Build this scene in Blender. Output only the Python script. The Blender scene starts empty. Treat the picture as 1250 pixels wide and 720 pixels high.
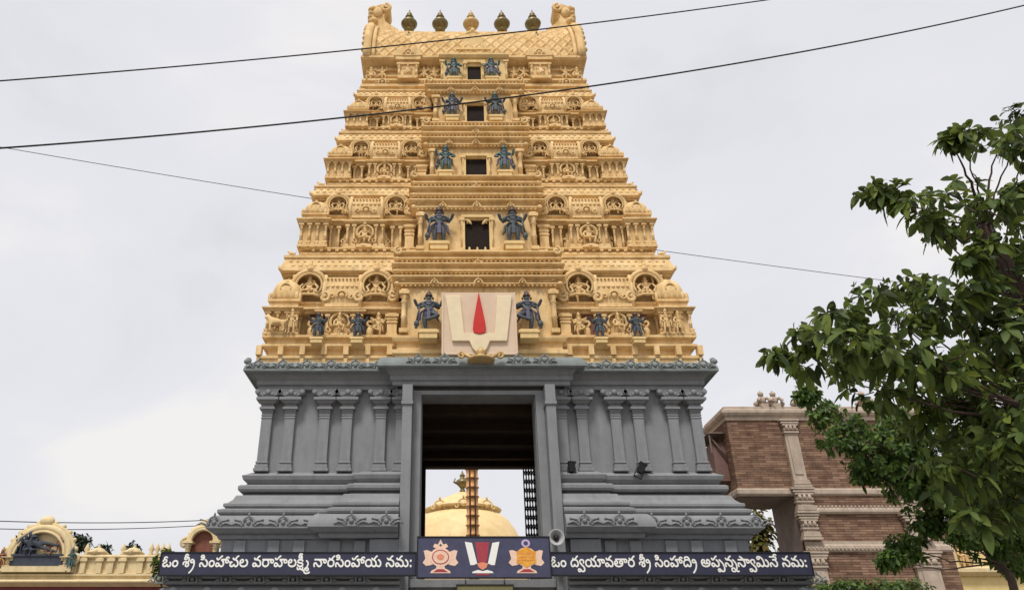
import bpy, bmesh, math, random
from mathutils import Vector, Matrix
random.seed(7)
SC = bpy.context.scene
COL = SC.collection
R = math.radians

# ------------------------------------------------------------------ camera
PITCH, FPX, PPX, PPY = R(27), 925.0, 545.0, 360.0      # focal length and principal point on a 1250 x 720 picture
cam = bpy.data.cameras.new('camera')
cam.sensor_width = 36; cam.lens = FPX / 1250 * 36
cam.shift_x = (625 - PPX) / 1250
cam.clip_start = 0.1; cam.clip_end = 3000
camo = bpy.data.objects.new('camera', cam); COL.objects.link(camo)
camo.location = (0, 0, 1.6); camo.rotation_euler = (R(90) + PITCH, 0, 0)
SC.camera = camo

# ------------------------------------------------------------------ sky, sun, exposure
SUN_EL, SUN_AZ = R(59), R(-18)          # azimuth from the camera side (-Y), to the left
wd = bpy.data.worlds.new('World'); SC.world = wd; wd.use_nodes = True
nt = wd.node_tree; N = nt.nodes; L = nt.links
bg = N['Background']; bg.inputs['Strength'].default_value = 0.10
sky = N.new('ShaderNodeTexSky'); sky.sky_type = 'NISHITA'; sky.sun_disc = False
sky.sun_elevation = SUN_EL; sky.sun_rotation = R(180) - SUN_AZ
sky.air_density = 1.5; sky.dust_density = 4; sky.ozone_density = 1.0
tc = N.new('ShaderNodeTexCoord')
mp = N.new('ShaderNodeMapping'); mp.inputs['Scale'].default_value = (1.0, 1.0, 2.0)
n1 = N.new('ShaderNodeTexNoise'); n1.inputs['Scale'].default_value = 2.0; n1.inputs['Detail'].default_value = 6; n1.inputs['Roughness'].default_value = .52; n1.inputs['Distortion'].default_value = .4
cr = N.new('ShaderNodeValToRGB'); e_ = cr.color_ramp.elements
while len(e_) < 4: e_.new(.5)
for q, (p_, c_) in enumerate(((.34, (4.15, 4.15, 4.26, 1)), (.45, (4.5, 4.48, 4.68, 1)), (.54, (4.62, 4.58, 4.80, 1)), (.64, (5.15, 5.0, 4.9, 1)))):
    e_[q].position = p_; e_[q].color = c_
mx = N.new('ShaderNodeMix'); mx.data_type = 'RGBA'; mx.inputs['Factor'].default_value = .93   # thick overcast in front of the blue
L.new(tc.outputs['Generated'], mp.inputs['Vector']); L.new(mp.outputs['Vector'], n1.inputs['Vector'])
L.new(n1.outputs['Fac'], cr.inputs['Fac'])
L.new(sky.outputs['Color'], mx.inputs['A']); L.new(cr.outputs['Color'], mx.inputs['B'])
L.new(mx.outputs['Result'], bg.inputs['Color'])
sl = bpy.data.lights.new('sun', 'SUN'); sl.energy = 1.5; sl.angle = R(11); sl.color = (1, .95, .87)
so = bpy.data.objects.new('sun', sl); COL.objects.link(so)
sd = Vector((math.sin(SUN_AZ) * math.cos(SUN_EL), -math.cos(SUN_AZ) * math.cos(SUN_EL), math.sin(SUN_EL)))
so.rotation_euler = sd.to_track_quat('Z', 'Y').to_euler()
so.location = (0, -20, 60)
vs = SC.view_settings
vs.view_transform = 'Standard'; vs.look = 'None'; vs.gamma = 1; vs.use_curve_mapping = False; vs.exposure = 0.85
SC.cycles.max_bounces = 6; SC.cycles.diffuse_bounces = 3

# ------------------------------------------------------------------ helpers
def at(px, py, Y):
    """world x, z of a spot seen at (px, py) that stands Y metres away"""
    v = (PPY - py) / FPX
    k = Y / (math.cos(PITCH) - v * math.sin(PITCH))
    return (px - PPX) / FPX * k, 1.6 + k * (math.sin(PITCH) + v * math.cos(PITCH))

def lin(c):
    return tuple(((x / 255) / 12.92 if x / 255 < .04045 else ((x / 255 + .055) / 1.055) ** 2.4) for x in c)

def mat(name, col, rough=.75, var=.12, scale=3.0, bump=.0, bscale=30, metal=0, col2=None, spec=.3, dirt=0.0):
    m = bpy.data.materials.new(name); m.use_nodes = True
    t = m.node_tree; n = t.nodes; b = n['Principled BSDF']
    b.inputs['Roughness'].default_value = rough; b.inputs['Metallic'].default_value = metal
    b.inputs['Specular IOR Level'].default_value = spec
    tcx = n.new('ShaderNodeTexCoord')
    no = n.new('ShaderNodeTexNoise'); no.inputs['Scale'].default_value = scale; no.inputs['Detail'].default_value = 6; no.inputs['Roughness'].default_value = .65
    t.links.new(tcx.outputs['Object'], no.inputs['Vector'])
    r = n.new('ShaderNodeValToRGB'); e = r.color_ramp.elements
    c2 = col2 or tuple(min(1, x * (1 + var)) for x in col)
    e[0].position = .3; e[0].color = (*[x * (1 - var) for x in col], 1)
    e[1].position = .7; e[1].color = (*c2, 1)
    t.links.new(no.outputs['Fac'], r.inputs['Fac'])
    out = r.outputs['Color']
    if dirt:
        # rain streaks and soot: tall thin noise, kept where the stain is
        mpn = n.new('ShaderNodeMapping'); mpn.inputs['Scale'].default_value = (2.8, 2.8, .5)
        t.links.new(tcx.outputs['Object'], mpn.inputs['Vector'])
        nd = n.new('ShaderNodeTexNoise'); nd.inputs['Scale'].default_value = 1.3; nd.inputs['Detail'].default_value = 8; nd.inputs['Roughness'].default_value = .7
        t.links.new(mpn.outputs['Vector'], nd.inputs['Vector'])
        rd = n.new('ShaderNodeValToRGB'); rd.color_ramp.elements[0].position = .47; rd.color_ramp.elements[0].color = (0, 0, 0, 1)
        rd.color_ramp.elements[1].position = .70; rd.color_ramp.elements[1].color = (dirt, dirt, dirt, 1)
        t.links.new(nd.outputs['Fac'], rd.inputs['Fac'])
        mm = n.new('ShaderNodeMix'); mm.data_type = 'RGBA'
        t.links.new(rd.outputs['Color'], mm.inputs['Factor']); t.links.new(out, mm.inputs['A'])
        mm.inputs['B'].default_value = (*[x * .45 for x in col], 1)
        out = mm.outputs['Result']
    t.links.new(out, b.inputs['Base Color'])
    if bump:
        nb = n.new('ShaderNodeTexNoise'); nb.inputs['Scale'].default_value = bscale; nb.inputs['Detail'].default_value = 5
        t.links.new(tcx.outputs['Object'], nb.inputs['Vector'])
        bp = n.new('ShaderNodeBump'); bp.inputs['Strength'].default_value = bump; bp.inputs['Distance'].default_value = .03
        t.links.new(nb.outputs['Fac'], bp.inputs['Height']); t.links.new(bp.outputs['Normal'], b.inputs['Normal'])
    return m

def leafmat(name, cols, trans=.25, rough=.45):
    m = bpy.data.materials.new(name); m.use_nodes = True
    t = m.node_tree; n = t.nodes; b = n['Principled BSDF']; o = n['Material Output']
    g = n.new('ShaderNodeNewGeometry'); r = n.new('ShaderNodeValToRGB')
    e = r.color_ramp.elements
    while len(e) < len(cols): e.new(.5)
    for i, c in enumerate(cols):
        e[i].position = i / (len(cols) - 1); e[i].color = (*c, 1)
    t.links.new(g.outputs['Random Per Island'], r.inputs['Fac'])
    t.links.new(r.outputs['Color'], b.inputs['Base Color'])
    b.inputs['Roughness'].default_value = rough; b.inputs['Specular IOR Level'].default_value = .25
    tr = n.new('ShaderNodeBsdfTranslucent')
    hs = n.new('ShaderNodeHueSaturation'); hs.inputs['Value'].default_value = 1.7; hs.inputs['Hue'].default_value = .48
    t.links.new(r.outputs['Color'], hs.inputs['Color']); t.links.new(hs.outputs['Color'], tr.inputs['Color'])
    ms = n.new('ShaderNodeMixShader'); ms.inputs['Fac'].default_value = trans
    t.links.new(b.outputs['BSDF'], ms.inputs[1]); t.links.new(tr.outputs['BSDF'], ms.inputs[2])
    t.links.new(ms.outputs['Shader'], o.inputs['Surface'])
    return m

class MB:
    """collects shapes for ONE mesh"""
    def __init__(s): s.v = []; s.f = []; s.sm = []; s.mi = []; s.cur = 0
    def _add(s, vs, fs, sm=False):
        o = len(s.v); s.v += [tuple(p) for p in vs]
        for f in fs: s.f.append(tuple(i + o for i in f)); s.sm.append(sm); s.mi.append(s.cur)
    def box(s, x0, x1, y0, y1, z0, z1):
        s._add([(x0, y0, z0), (x1, y0, z0), (x1, y1, z0), (x0, y1, z0), (x0, y0, z1), (x1, y0, z1), (x1, y1, z1), (x0, y1, z1)],
               [(0, 3, 2, 1), (4, 5, 6, 7), (0, 1, 5, 4), (1, 2, 6, 5), (2, 3, 7, 6), (3, 0, 4, 7)])
    def frus(s, cx, cy, z0, w0, d0, z1, w1, d1):
        s._add([(cx - w0, cy - d0, z0), (cx + w0, cy - d0, z0), (cx + w0, cy + d0, z0), (cx - w0, cy + d0, z0),
                (cx - w1, cy - d1, z1), (cx + w1, cy - d1, z1), (cx + w1, cy + d1, z1), (cx - w1, cy + d1, z1)],
               [(0, 3, 2, 1), (4, 5, 6, 7), (0, 1, 5, 4), (1, 2, 6, 5), (2, 3, 7, 6), (3, 0, 4, 7)])
    def sweep(s, path, prof, closed=False, sm=False):
        n = len(path); nr = []
        ne = n if closed else n - 1
        for i in range(ne):
            a = path[i]; b = path[(i + 1) % n]; d = (b[0] - a[0], b[1] - a[1]); l = math.hypot(*d)
            nr.append((d[1] / l, -d[0] / l))
        mit = []
        for i in range(n):
            if closed: p, q = nr[i - 1], nr[i]
            else: p, q = nr[max(0, i - 1)], nr[min(ne - 1, i)]
            k = 1 + p[0] * q[0] + p[1] * q[1]
            mit.append(((p[0] + q[0]) / k, (p[1] + q[1]) / k))
        vs = []
        for off, z in prof:
            for i in range(n): vs.append((path[i][0] + mit[i][0] * off, path[i][1] + mit[i][1] * off, z))
        fs = []
        for r in range(len(prof) - 1):
            for i in range(ne):
                j = (i + 1) % n
                fs.append((r * n + i, r * n + j, (r + 1) * n + j, (r + 1) * n + i))
        if not closed:
            fs.append(tuple(r * n for r in range(len(prof)))); fs.append(tuple(r * n + n - 1 for r in reversed(range(len(prof)))))
        s._add(vs, fs, sm)
    def lathe(s, cx, cy, z0, prof, n=16, sm=True, sq=None):
        vs = []; fs = []
        for r, z in prof:
            for i in range(n):
                a = 2 * math.pi * (i + .5) / n
                c, d = math.cos(a), math.sin(a)
                if sq:
                    m = (abs(c) ** sq + abs(d) ** sq) ** (-1 / sq); c *= m; d *= m
                vs.append((cx + r * c, cy + r * d, z0 + z))
        for k in range(len(prof) - 1):
            for i in range(n):
                j = (i + 1) % n
                fs.append((k * n + i, k * n + j, (k + 1) * n + j, (k + 1) * n + i))
        fs.append(tuple(reversed(range(n)))); fs.append(tuple((len(prof) - 1) * n + i for i in range(n)))
        s._add(vs, fs, sm)
    def tube(s, pts, rad, n=8, sm=True, closed=False, flat=1.0):
        pts = [Vector(p) for p in pts]; m = len(pts)
        rads = rad if isinstance(rad, (list, tuple)) else [rad] * m
        vs = []; fs = []; up = Vector((.13, .31, .94)).normalized()
        t0 = (pts[1] - pts[0]).normalized()
        u = t0.cross(up)
        if u.length < .1: u = t0.cross(Vector((1, 0, 0)))
        u.normalize()
        for i in range(m):
            a = pts[i - 1] if (i > 0 or closed) else pts[i]; b = pts[(i + 1) % m] if (i < m - 1 or closed) else pts[i]
            t = (b - a).normalized()
            u = (u - t * u.dot(t)).normalized(); w = t.cross(u)
            for k in range(n):
                an = 2 * math.pi * k / n
                vs.append(pts[i] + (u * math.cos(an) + w * math.sin(an) * flat) * rads[i])
        for i in range(m if closed else m - 1):
            j = (i + 1) % m
            for k in range(n):
                l = (k + 1) % n
                fs.append((i * n + k, i * n + l, j * n + l, j * n + k))
        if not closed:
            fs.append(tuple(reversed(range(n)))); fs.append(tuple((m - 1) * n + k for k in range(n)))
        s._add(vs, fs, sm)
    def blob(s, c, r, n=8, m=5):
        if not isinstance(r, (list, tuple)): r = (r, r, r)
        vs = [(c[0], c[1], c[2] - r[2])]; fs = []
        for j in range(1, m):
            t = math.pi * j / m - math.pi / 2
            for i in range(n):
                a = 2 * math.pi * i / n
                vs.append((c[0] + r[0] * math.cos(t) * math.cos(a), c[1] + r[1] * math.cos(t) * math.sin(a), c[2] + r[2] * math.sin(t)))
        vs.append((c[0], c[1], c[2] + r[2])); top = len(vs) - 1
        for i in range(n):
            k = (i + 1) % n
            fs.append((0, 1 + k, 1 + i)); fs.append((top, top - n + i, top - n + k))
            for j in range(m - 2): fs.append((1 + j * n + i, 1 + j * n + k, 1 + (j + 1) * n + k, 1 + (j + 1) * n + i))
        s._add(vs, fs, True)
    def ext(s, poly, y0, y1):
        """polygon in x,z pushed from y0 to y1"""
        n = len(poly)
        vs = [(x, y0, z) for x, z in poly] + [(x, y1, z) for x, z in poly]
        fs = [tuple(range(n)), tuple(reversed(range(n, 2 * n)))] + [(i, i + n, (i + 1) % n + n, (i + 1) % n) for i in range(n)]
        s._add(vs, fs)
    def extx(s, poly, x0, x1):
        """polygon in y,z pushed from x0 to x1"""
        n = len(poly)
        vs = [(x0, y, z) for y, z in poly] + [(x1, y, z) for y, z in poly]
        fs = [tuple(range(n)), tuple(reversed(range(n, 2 * n)))] + [(i, i + n, (i + 1) % n + n, (i + 1) % n) for i in range(n)]
        s._add(vs, fs)
    def join(s, mesh, M):
        o = len(s.v); s.v += [tuple(M @ v.co) for v in mesh.vertices]
        for p in mesh.polygons: s.f.append(tuple(i + o for i in p.vertices)); s.sm.append(True); s.mi.append(s.cur)
    def build(s, name, mats, parent=None, fix=True, bevel=0):
        me = bpy.data.meshes.new(name); me.from_pydata(s.v, [], s.f)
        for m in (mats if isinstance(mats, (list, tuple)) else [mats]): me.materials.append(m)
        me.polygons.foreach_set('use_smooth', s.sm); me.polygons.foreach_set('material_index', s.mi)
        if fix:
            b = bmesh.new(); b.from_mesh(me); bmesh.ops.recalc_face_normals(b, faces=b.faces); b.to_mesh(me); b.free()
        me.update()
        o = bpy.data.objects.new(name, me); COL.objects.link(o)
        if parent: o.parent = parent
        if bevel:
            md = o.modifiers.new('bevel', 'BEVEL'); md.width = bevel; md.segments = 2; md.limit_method = 'ANGLE'; md.angle_limit = R(40)
        return o

def tag(o, label=None, cat=None, group=None, kind=None):
    if label: o['label'] = label
    if cat: o['category'] = cat
    if group: o['group'] = group
    if kind: o['kind'] = kind
    return o
def thing(name, label, cat, loc=(0, 0, 0), group=None):
    o = bpy.data.objects.new(name, None); COL.objects.link(o); o.location = loc; o.empty_display_size = .3
    return tag(o, label, cat, group)
def put(name, me, parent, loc, sc=(1, 1, 1), rz=0, m=None):
    o = bpy.data.objects.new(name, me); COL.objects.link(o); o.parent = parent
    o.location = loc; o.scale = sc if isinstance(sc, (tuple, list)) else (sc,) * 3; o.rotation_euler = (0, 0, rz)
    return o
def arc(cx, y, cz, r, a0, a1, n=14, ry=1.0):
    return [(cx + r * math.cos(R(a0 + (a1 - a0) * i / n)), y, cz + ry * r * math.sin(R(a0 + (a1 - a0) * i / n))) for i in range(n + 1)]
def spiral(cx, y, cz, r0, turns, a0, sgn=1, n=22, end=.2):
    return [(cx + (r0 * (1 - (1 - end) * i / n)) * math.cos(R(a0) + sgn * turns * 2 * math.pi * i / n), y,
             cz + (r0 * (1 - (1 - end) * i / n)) * math.sin(R(a0) + sgn * turns * 2 * math.pi * i / n)) for i in range(n + 1)]

# ------------------------------------------------------------------ materials
OCH = mat('ochre_stucco', (.72, .465, .195), .88, .11, 1.6, .45, 40, col2=(.86, .64, .35), dirt=.50, spec=.15)
OCHP = mat('pale_stucco', (.74, .54, .26), .85, .10, 3, .3, 40, dirt=.3, spec=.15)
OCHD = mat('deep_ochre', (.52, .31, .10), .8, .15, 3, .3, 40, dirt=.3)
GREY = mat('grey_paint', (.232, .240, .252), .7, .10, 1.1, .3, 25, dirt=.32, spec=.2)
GRN = mat('greenish_grey_paint', (.20, .225, .222), .7, .22, 2.5, .3, 30, dirt=.2)
DARK = mat('shade_dark_plaster', (.058, .036, .022), .9, .3, 2)  # dark brown that carries the shade of the passage in its colour
VOID = mat('painted_window_void', (.014, .008, .006), .9, .3, 4)  # near-black that stands in for the shade inside the window openings
STN = mat('statue_slate_paint', (.062, .074, .09), .5, .3, 8, col2=(.095, .115, .13))
STG = mat('statue_green_paint', (.065, .11, .112), .5, .3, 8, col2=(.09, .165, .165))
STV = mat('statue_violet_paint', (.17, .15, .25), .5, .25, 8)
RUST = mat('statue_maroon_paint', (.20, .075, .05), .6, .2, 8)
PINK = mat('pale_pink_render', (.66, .51, .38), .8, .06, 2, .1, 40)
CREAM = mat('cream_paint', (.74, .62, .42), .7, .06, 3, .1, 40)
RED = mat('red_paint', (.52, .025, .02), .45, .12, 4)
GOLD = mat('gilded_metal', (.56, .38, .13), .38, .15, 6, metal=.7)
GOLDP = mat('gold_paint', (.52, .33, .12), .5, .2, 6, metal=.2, col2=(.60, .42, .2))
BRZ = mat('dull_bronze', (.20, .14, .06), .4, .35, 5, metal=.6, col2=(.26, .22, .10))
NAVY = mat('navy_board', (.035, .037, .070), .5, .12, 4)
NAVYC = mat('slate_blue_board', (.060, .062, .115), .5, .15, 4)
WHITE = mat('white_paint', (.82, .82, .78), .6, .03, 6)
BLACK = mat('black_plastic', (.012, .012, .013), .5, .2, 8)
IRON = mat('dark_iron', (.035, .03, .03), .5, .3, 8)
# ------------------------------------------------------------------ ground
g = MB(); g._add([(-900, -900, 0), (900, -900, 0), (900, 1500, 0), (-900, 1500, 0)], [(0, 1, 2, 3)])
go = g.build('ground', mat('dusty_ground', (.22, .19, .15), .95, .2, .3, .3, 5), fix=False); go['kind'] = 'structure'
g = MB(); g._add([(-30, -14, .004), (34, -14, .004), (34, 21, .004), (-30, 21, .004)], [(0, 1, 2, 3)])
pv = g.build('paved_forecourt', mat('granite_paving', (.25, .235, .215), .85, .2, .8, .3, 9), fix=False); pv['kind'] = 'structure'

# ------------------------------------------------------------------ figures (skin bodies)
def skin_mesh(name, J, E, lev=1):
    me = bpy.data.meshes.new(name + '_sk'); keys = list(J)
    me.from_pydata([J[k][:3] for k in keys], [(keys.index(a), keys.index(b)) for a, b in E], [])
    o = bpy.data.objects.new(name + '_sk', me); COL.objects.link(o)
    o.modifiers.new('skin', 'SKIN')
    me = o.data
    if not me.skin_vertices: me.attributes.new('skin', 'FLOAT', 'POINT')
    for i, k in enumerate(keys):
        r = J[k][3]; d = me.skin_vertices[0].data[i]
        d.radius = r if isinstance(r, tuple) else (r, r); d.use_root = (i == 0); d.use_loose = False
    sb = o.modifiers.new('sub', 'SUBSURF'); sb.levels = lev; sb.render_levels = lev
    dg = bpy.context.evaluated_depsgraph_get(); dg.update()
    m2 = bpy.data.meshes.new_from_object(o.evaluated_get(dg)); m2.name = name
    for p in m2.polygons: p.use_smooth = True
    m2.materials.clear()
    bpy.data.objects.remove(o); bpy.data.meshes.remove(me)
    return m2

def pose(kind):
    J = dict(pelvis=(0, 0, .50, .085), waist=(0, 0, .585, .068), chest=(0, 0, .69, (.115, .095)), neck=(0, -.005, .775, .042),
             head=(0, -.015, .845, .062), brow=(0, -.01, .895, .058))
    E = [('pelvis', 'waist'), ('waist', 'chest'), ('chest', 'neck'), ('neck', 'head'), ('head', 'brow')]
    def arm(tagn, sgn, el, ha, r=.042):
        J['s' + tagn] = (sgn * .125, 0, .735, .048); J['e' + tagn] = (*el, r * .86); J['h' + tagn] = (*ha, r * .62)
        fx = ha[0] + (ha[0] - el[0]) * .28, ha[1] + (ha[1] - el[1]) * .28, ha[2] + (ha[2] - el[2]) * .28
        J['f' + tagn] = (*fx, r * .5)
        E.extend([('chest', 's' + tagn), ('s' + tagn, 'e' + tagn), ('e' + tagn, 'h' + tagn), ('h' + tagn, 'f' + tagn)])
    def leg(tagn, sgn, hip, kn, an, toe):
        J['p' + tagn] = (*hip, .072); J['k' + tagn] = (*kn, .052); J['a' + tagn] = (*an, .034); J['t' + tagn] = (*toe, .028)
        E.extend([('pelvis', 'p' + tagn), ('p' + tagn, 'k' + tagn), ('k' + tagn, 'a' + tagn), ('a' + tagn, 't' + tagn)])
    if kind in ('guard', 'dance'):
        arm('1', -1, (-.225, .02, .655), (-.27, -.05, .77), .05); arm('2', 1, (.225, .02, .655), (.27, -.05, .77), .05)
        # lower pair springs from the ribs
        for t, s_ in (('3', -1), ('4', 1)):
            J['s' + t] = (s_ * .10, -.02, .665, .042); J['e' + t] = (s_ * .215, -.03, .57, .036)
            J['h' + t] = (s_ * .135, -.13, .555 if s_ < 0 else .62, .026); J['f' + t] = (s_ * .10, -.165, .56 if s_ < 0 else .67, .022)
            E.extend([('chest', 's' + t), ('s' + t, 'e' + t), ('e' + t, 'h' + t), ('h' + t, 'f' + t)])
    if kind == 'herald':
        arm('1', -1, (-.235, .02, .68), (-.25, -.05, .83), .05); arm('2', 1, (.24, .0, .62), (.16, -.10, .53), .05)
    if kind == 'stand':
        arm('1', -1, (-.20, .0, .59), (-.16, -.10, .50)); arm('2', 1, (.22, -.02, .62), (.15, -.12, .72))
    if kind == 'fly':
        arm('1', -1, (-.27, 0, .80), (-.22, -.04, .96)); arm('2', 1, (.26, -.02, .66), (.36, -.06, .78))
    if kind == 'seat':
        arm('1', -1, (-.21, -.02, .60), (-.17, -.14, .50)); arm('2', 1, (.22, -.02, .62), (.16, -.12, .74))
    if kind in ('guard', 'stand', 'herald'):
        leg('1', -1, (-.07, 0, .455), (-.085, -.025, .26), (-.09, .0, .055), (-.11, -.09, .025))
        leg('2', 1, (.065, 0, .455), (.08, -.03, .26), (.085, .0, .055), (.115, -.085, .025))
    if kind == 'dance':
        leg('1', -1, (-.065, 0, .455), (-.075, -.03, .26), (-.05, .0, .055), (-.09, -.09, .025))
        leg('2', 1, (.075, -.01, .455), (.20, -.10, .36), (.02, -.13, .27), (-.07, -.15, .25))
    if kind == 'fly':
        leg('1', -1, (-.07, 0, .455), (-.21, -.08, .36), (-.17, -.03, .16), (-.24, -.08, .13))
        leg('2', 1, (.07, 0, .455), (.20, -.07, .33), (.34, -.01, .22), (.42, -.05, .22))
    if kind == 'seat':
        leg('1', -1, (-.07, -.02, .455), (-.22, -.12, .44), (-.03, -.20, .40), (.05, -.22, .40))
        leg('2', 1, (.07, -.02, .455), (.22, -.12, .44), (.16, -.14, .25), (.18, -.20, .21))
    return J, E
FIG = {k: skin_mesh('relief_' + k, *pose(k)) for k in ('guard', 'dance', 'stand', 'fly', 'seat', 'herald')}
def yali_mesh():
    J = dict(belly=(0, 0, .55, .15), rump=(.30, 0, .56, .15), breast=(-.28, 0, .60, .16), neck=(-.42, -.02, .76, .11), head=(-.52, -.04, .86, .11), snout=(-.66, -.05, .80, .065),
             ear=(-.46, 0, .99, .03), tail=(.46, 0, .66, .035), tip=(.50, 0, .90, .03),
             k1=(-.33, -.10, .34, .06), f1=(-.31, -.10, .03, .05), k2=(-.25, .10, .34, .06), f2=(-.20, .10, .03, .05),
             k3=(.26, -.10, .38, .07), h3=(.36, -.10, .20, .045), f3=(.30, -.10, .03, .05), k4=(.32, .10, .38, .07), h4=(.42, .10, .20, .045), f4=(.37, .10, .03, .05))
    E = [('belly', 'rump'), ('belly', 'breast'), ('breast', 'neck'), ('neck', 'head'), ('head', 'snout'), ('head', 'ear'), ('rump', 'tail'), ('tail', 'tip'),
         ('breast', 'k1'), ('k1', 'f1'), ('breast', 'k2'), ('k2', 'f2'), ('rump', 'k3'), ('k3', 'h3'), ('h3', 'f3'), ('rump', 'k4'), ('k4', 'h4'), ('h4', 'f4')]
    return skin_mesh('relief_lion', J, E)
YALI = yali_mesh()

def dress(mb, kind, crown=True):
    """crown, belt, sash, bangles: the ornament worn by a figure one unit tall"""
    z = 0
    if crown:
        mb.lathe(0, -.005, .89, [(.062, 0), (.075, .015), (.06, .03), (.066, .05), (.048, .075), (.05, .09), (.03, .12), (.032, .13), (.012, .155), (.0, .17)], 10)
        for s_ in (-1, 1): mb.blob((s_ * .078, 0, .85), (.022, .02, .035), 6, 4)
    mb.tube([(.105 * math.cos(a), .08 * math.sin(a) - .0, .535) for a in [i * math.pi / 6 for i in range(12)]], .022, 6, closed=True)
    mb.tube([(.095 * math.cos(a), .085 * math.sin(a) - .012, .745 - .03 * math.cos(a - math.pi * 1.5)) for a in [i * math.pi / 6 for i in range(12)]], .016, 6, closed=True)
    mb.ext([(-.028, .53), (.028, .53), (.04, .24), (-.04, .24)], -.115, -.09)
    for s_ in (-1, 1):
        mb.tube([(s_ * .09, -.06, .52), (s_ * .16, -.05, .44), (s_ * .17, -.04, .30), (s_ * .21, -.04, .22)], [.02, .03, .026, .012], 6)
def figmesh(kind):
    mb = MB(); mb.join(FIG[kind], Matrix()); dress(mb, kind)
    o = mb.build('relief_' + kind, OCH); me = o.data; bpy.data.objects.remove(o); return me
REL = {k: figmesh(k) for k in FIG}
YALI.materials.append(OCH)

# ------------------------------------------------------------------ gopuram
CX = 1.14
GOP = thing('temple_gopuram', 'tall yellow stucco temple gateway tower on a grey pillared stone base', 'temple tower', (CX, 28.7, 0))
def part(mb, name, m, parent=GOP, **k):
    """build world-space shapes as a child of the tower"""
    o = mb.build(name, m, None, **k); o.parent = parent
    o.matrix_parent_inverse = Matrix.Translation(-Vector(world_loc(parent))); return o
def world_loc(o):
    l = Vector(o.location)
    if o.parent: l = world_loc(o.parent) + o.matrix_parent_inverse.translation + l
    return l
def rel(name, me, parent, loc, sc=1, rz=0):
    """an existing mesh set at a world spot, as a child"""
    o = bpy.data.objects.new(name, me); COL.objects.link(o); o.parent = parent
    o.matrix_parent_inverse = Matrix.Translation(-Vector(world_loc(parent)))
    o.location = loc; o.scale = sc if isinstance(sc, (tuple, list)) else (sc,) * 3; o.rotation_euler = (0, 0, rz)
    return o
PC = -0.10 + CX            # centre of the passage
YF, YB = 24.0, 33.4        # front and back wall planes of the grey storey
BW = 7.2
# masonry: two blocks and what bridges them
mb = MB()
mb.box(CX - BW, PC - 2.62, YF, YB, 0, 10.45); mb.box(PC + 2.92, CX + BW, YF, YB, 0, 10.45)
mb.box(CX - BW, CX + BW, YF + .002, YB - .002, 10.45, 11.12)
mb.box(PC - 2.62, PC - 1.9, YF, YF + .7, 0, 10.02); mb.box(PC + 1.86, PC + 2.92, YF, YF + .7, 0, 10.02)   # front reveals
mb.box(PC - 2.62, PC + 2.92, YF, YF + .7, 10.02, 10.45)
part(mb, 'masonry', GREY)
mb = MB()   # passage lining, its deep shade put into the dark brown colour
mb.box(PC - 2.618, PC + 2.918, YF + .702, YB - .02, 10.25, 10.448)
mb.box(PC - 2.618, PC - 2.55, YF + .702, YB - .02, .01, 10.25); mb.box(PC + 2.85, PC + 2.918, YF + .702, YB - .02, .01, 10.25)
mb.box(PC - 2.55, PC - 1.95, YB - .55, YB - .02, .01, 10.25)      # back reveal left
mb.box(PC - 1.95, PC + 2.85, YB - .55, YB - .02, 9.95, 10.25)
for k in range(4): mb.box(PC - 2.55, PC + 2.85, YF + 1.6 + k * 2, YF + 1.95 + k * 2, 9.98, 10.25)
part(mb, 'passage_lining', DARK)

def front_paths(pc_l, pc_r, w, yf, yb):
    """left and right runs: from the doorway outwards and round the corner to the back"""
    return ([(CX - w, yb), (CX - w, yf), (pc_l, yf)], [(pc_r, yf), (CX + w, yf), (CX + w, yb)])
SIDE = None      # 0: the run left of the doorway, 1: the run right of it
def runs(mb, prof, w=BW, yf=YF, yb=YB, gap=2.46, step=None, sm=False):
    for i, p in enumerate(front_paths(PC - gap, PC + gap, w, yf, yb)):
        if i != SIDE: continue
        if step:
            sx, so_ = step     # nearest the doorway the mouldings step forward
            if i == 0: p = p[:2] + [(PC - gap - sx, yf), (PC - gap - sx, yf - so_), (PC - gap, yf - so_)]
            else: p = [(PC + gap, yf - so_), (PC + gap + sx, yf - so_), (PC + gap + sx, yf)] + p[1:]
        mb.sweep(p, prof, sm=sm)
def kap(z0, z1, o0, o1, n=6):
    """quarter-round eave: springs at (o0, z1) above, droops out to (o1, z0)"""
    return [(o0 + (o1 - o0) * math.sin(math.pi / 2 * i / n), z0 + (z1 - z0) * (math.cos(math.pi / 2 * i / n))) for i in range(n, -1, -1)]

# podium mouldings
for SIDE in (0, 1):
    mb = MB()
    runs(mb, [(0, 7.10), (.16, 7.10), (.30, 7.22), (.34, 7.34), (.22, 7.40), (.10, 7.48), (0, 7.5)], step=(1.15, .16))
    runs(mb, [(0, 6.80), (.36, 6.84), (.40, 6.90), (.40, 7.00), (.34, 7.04), (.2, 7.06), (.2, 7.10), (0, 7.10)], step=(1.25, .2))
    runs(mb, [(0, 6.26), (.62, 6.26), (.70, 6.32), (.70, 6.40), (.60, 6.44), (.48, 6.56), (.42, 6.70), (.26, 6.74), (.2, 6.80), (0, 6.80)], step=(1.3, .22))
    runs(mb, [(0, 6.06), (.78, 6.06), (.82, 6.12), (.82, 6.20), (.66, 6.26), (0, 6.26)], step=(1.3, .22))
    part(mb, 'plinth_moulding', GREY, bevel=.012)
    mb = MB()
    runs(mb, [(.3, 5.50), (.86, 5.50)] + kap(5.62, 6.04, .72, 1.04, 7) + [(.3, 6.06)], step=(1.6, .25))
    runs(mb, [(.3, 5.36), (.70, 5.36), (.74, 5.42), (.74, 5.50), (.3, 5.50)], step=(1.6, .25))
    part(mb, 'lower_eave', GREY)
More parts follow.
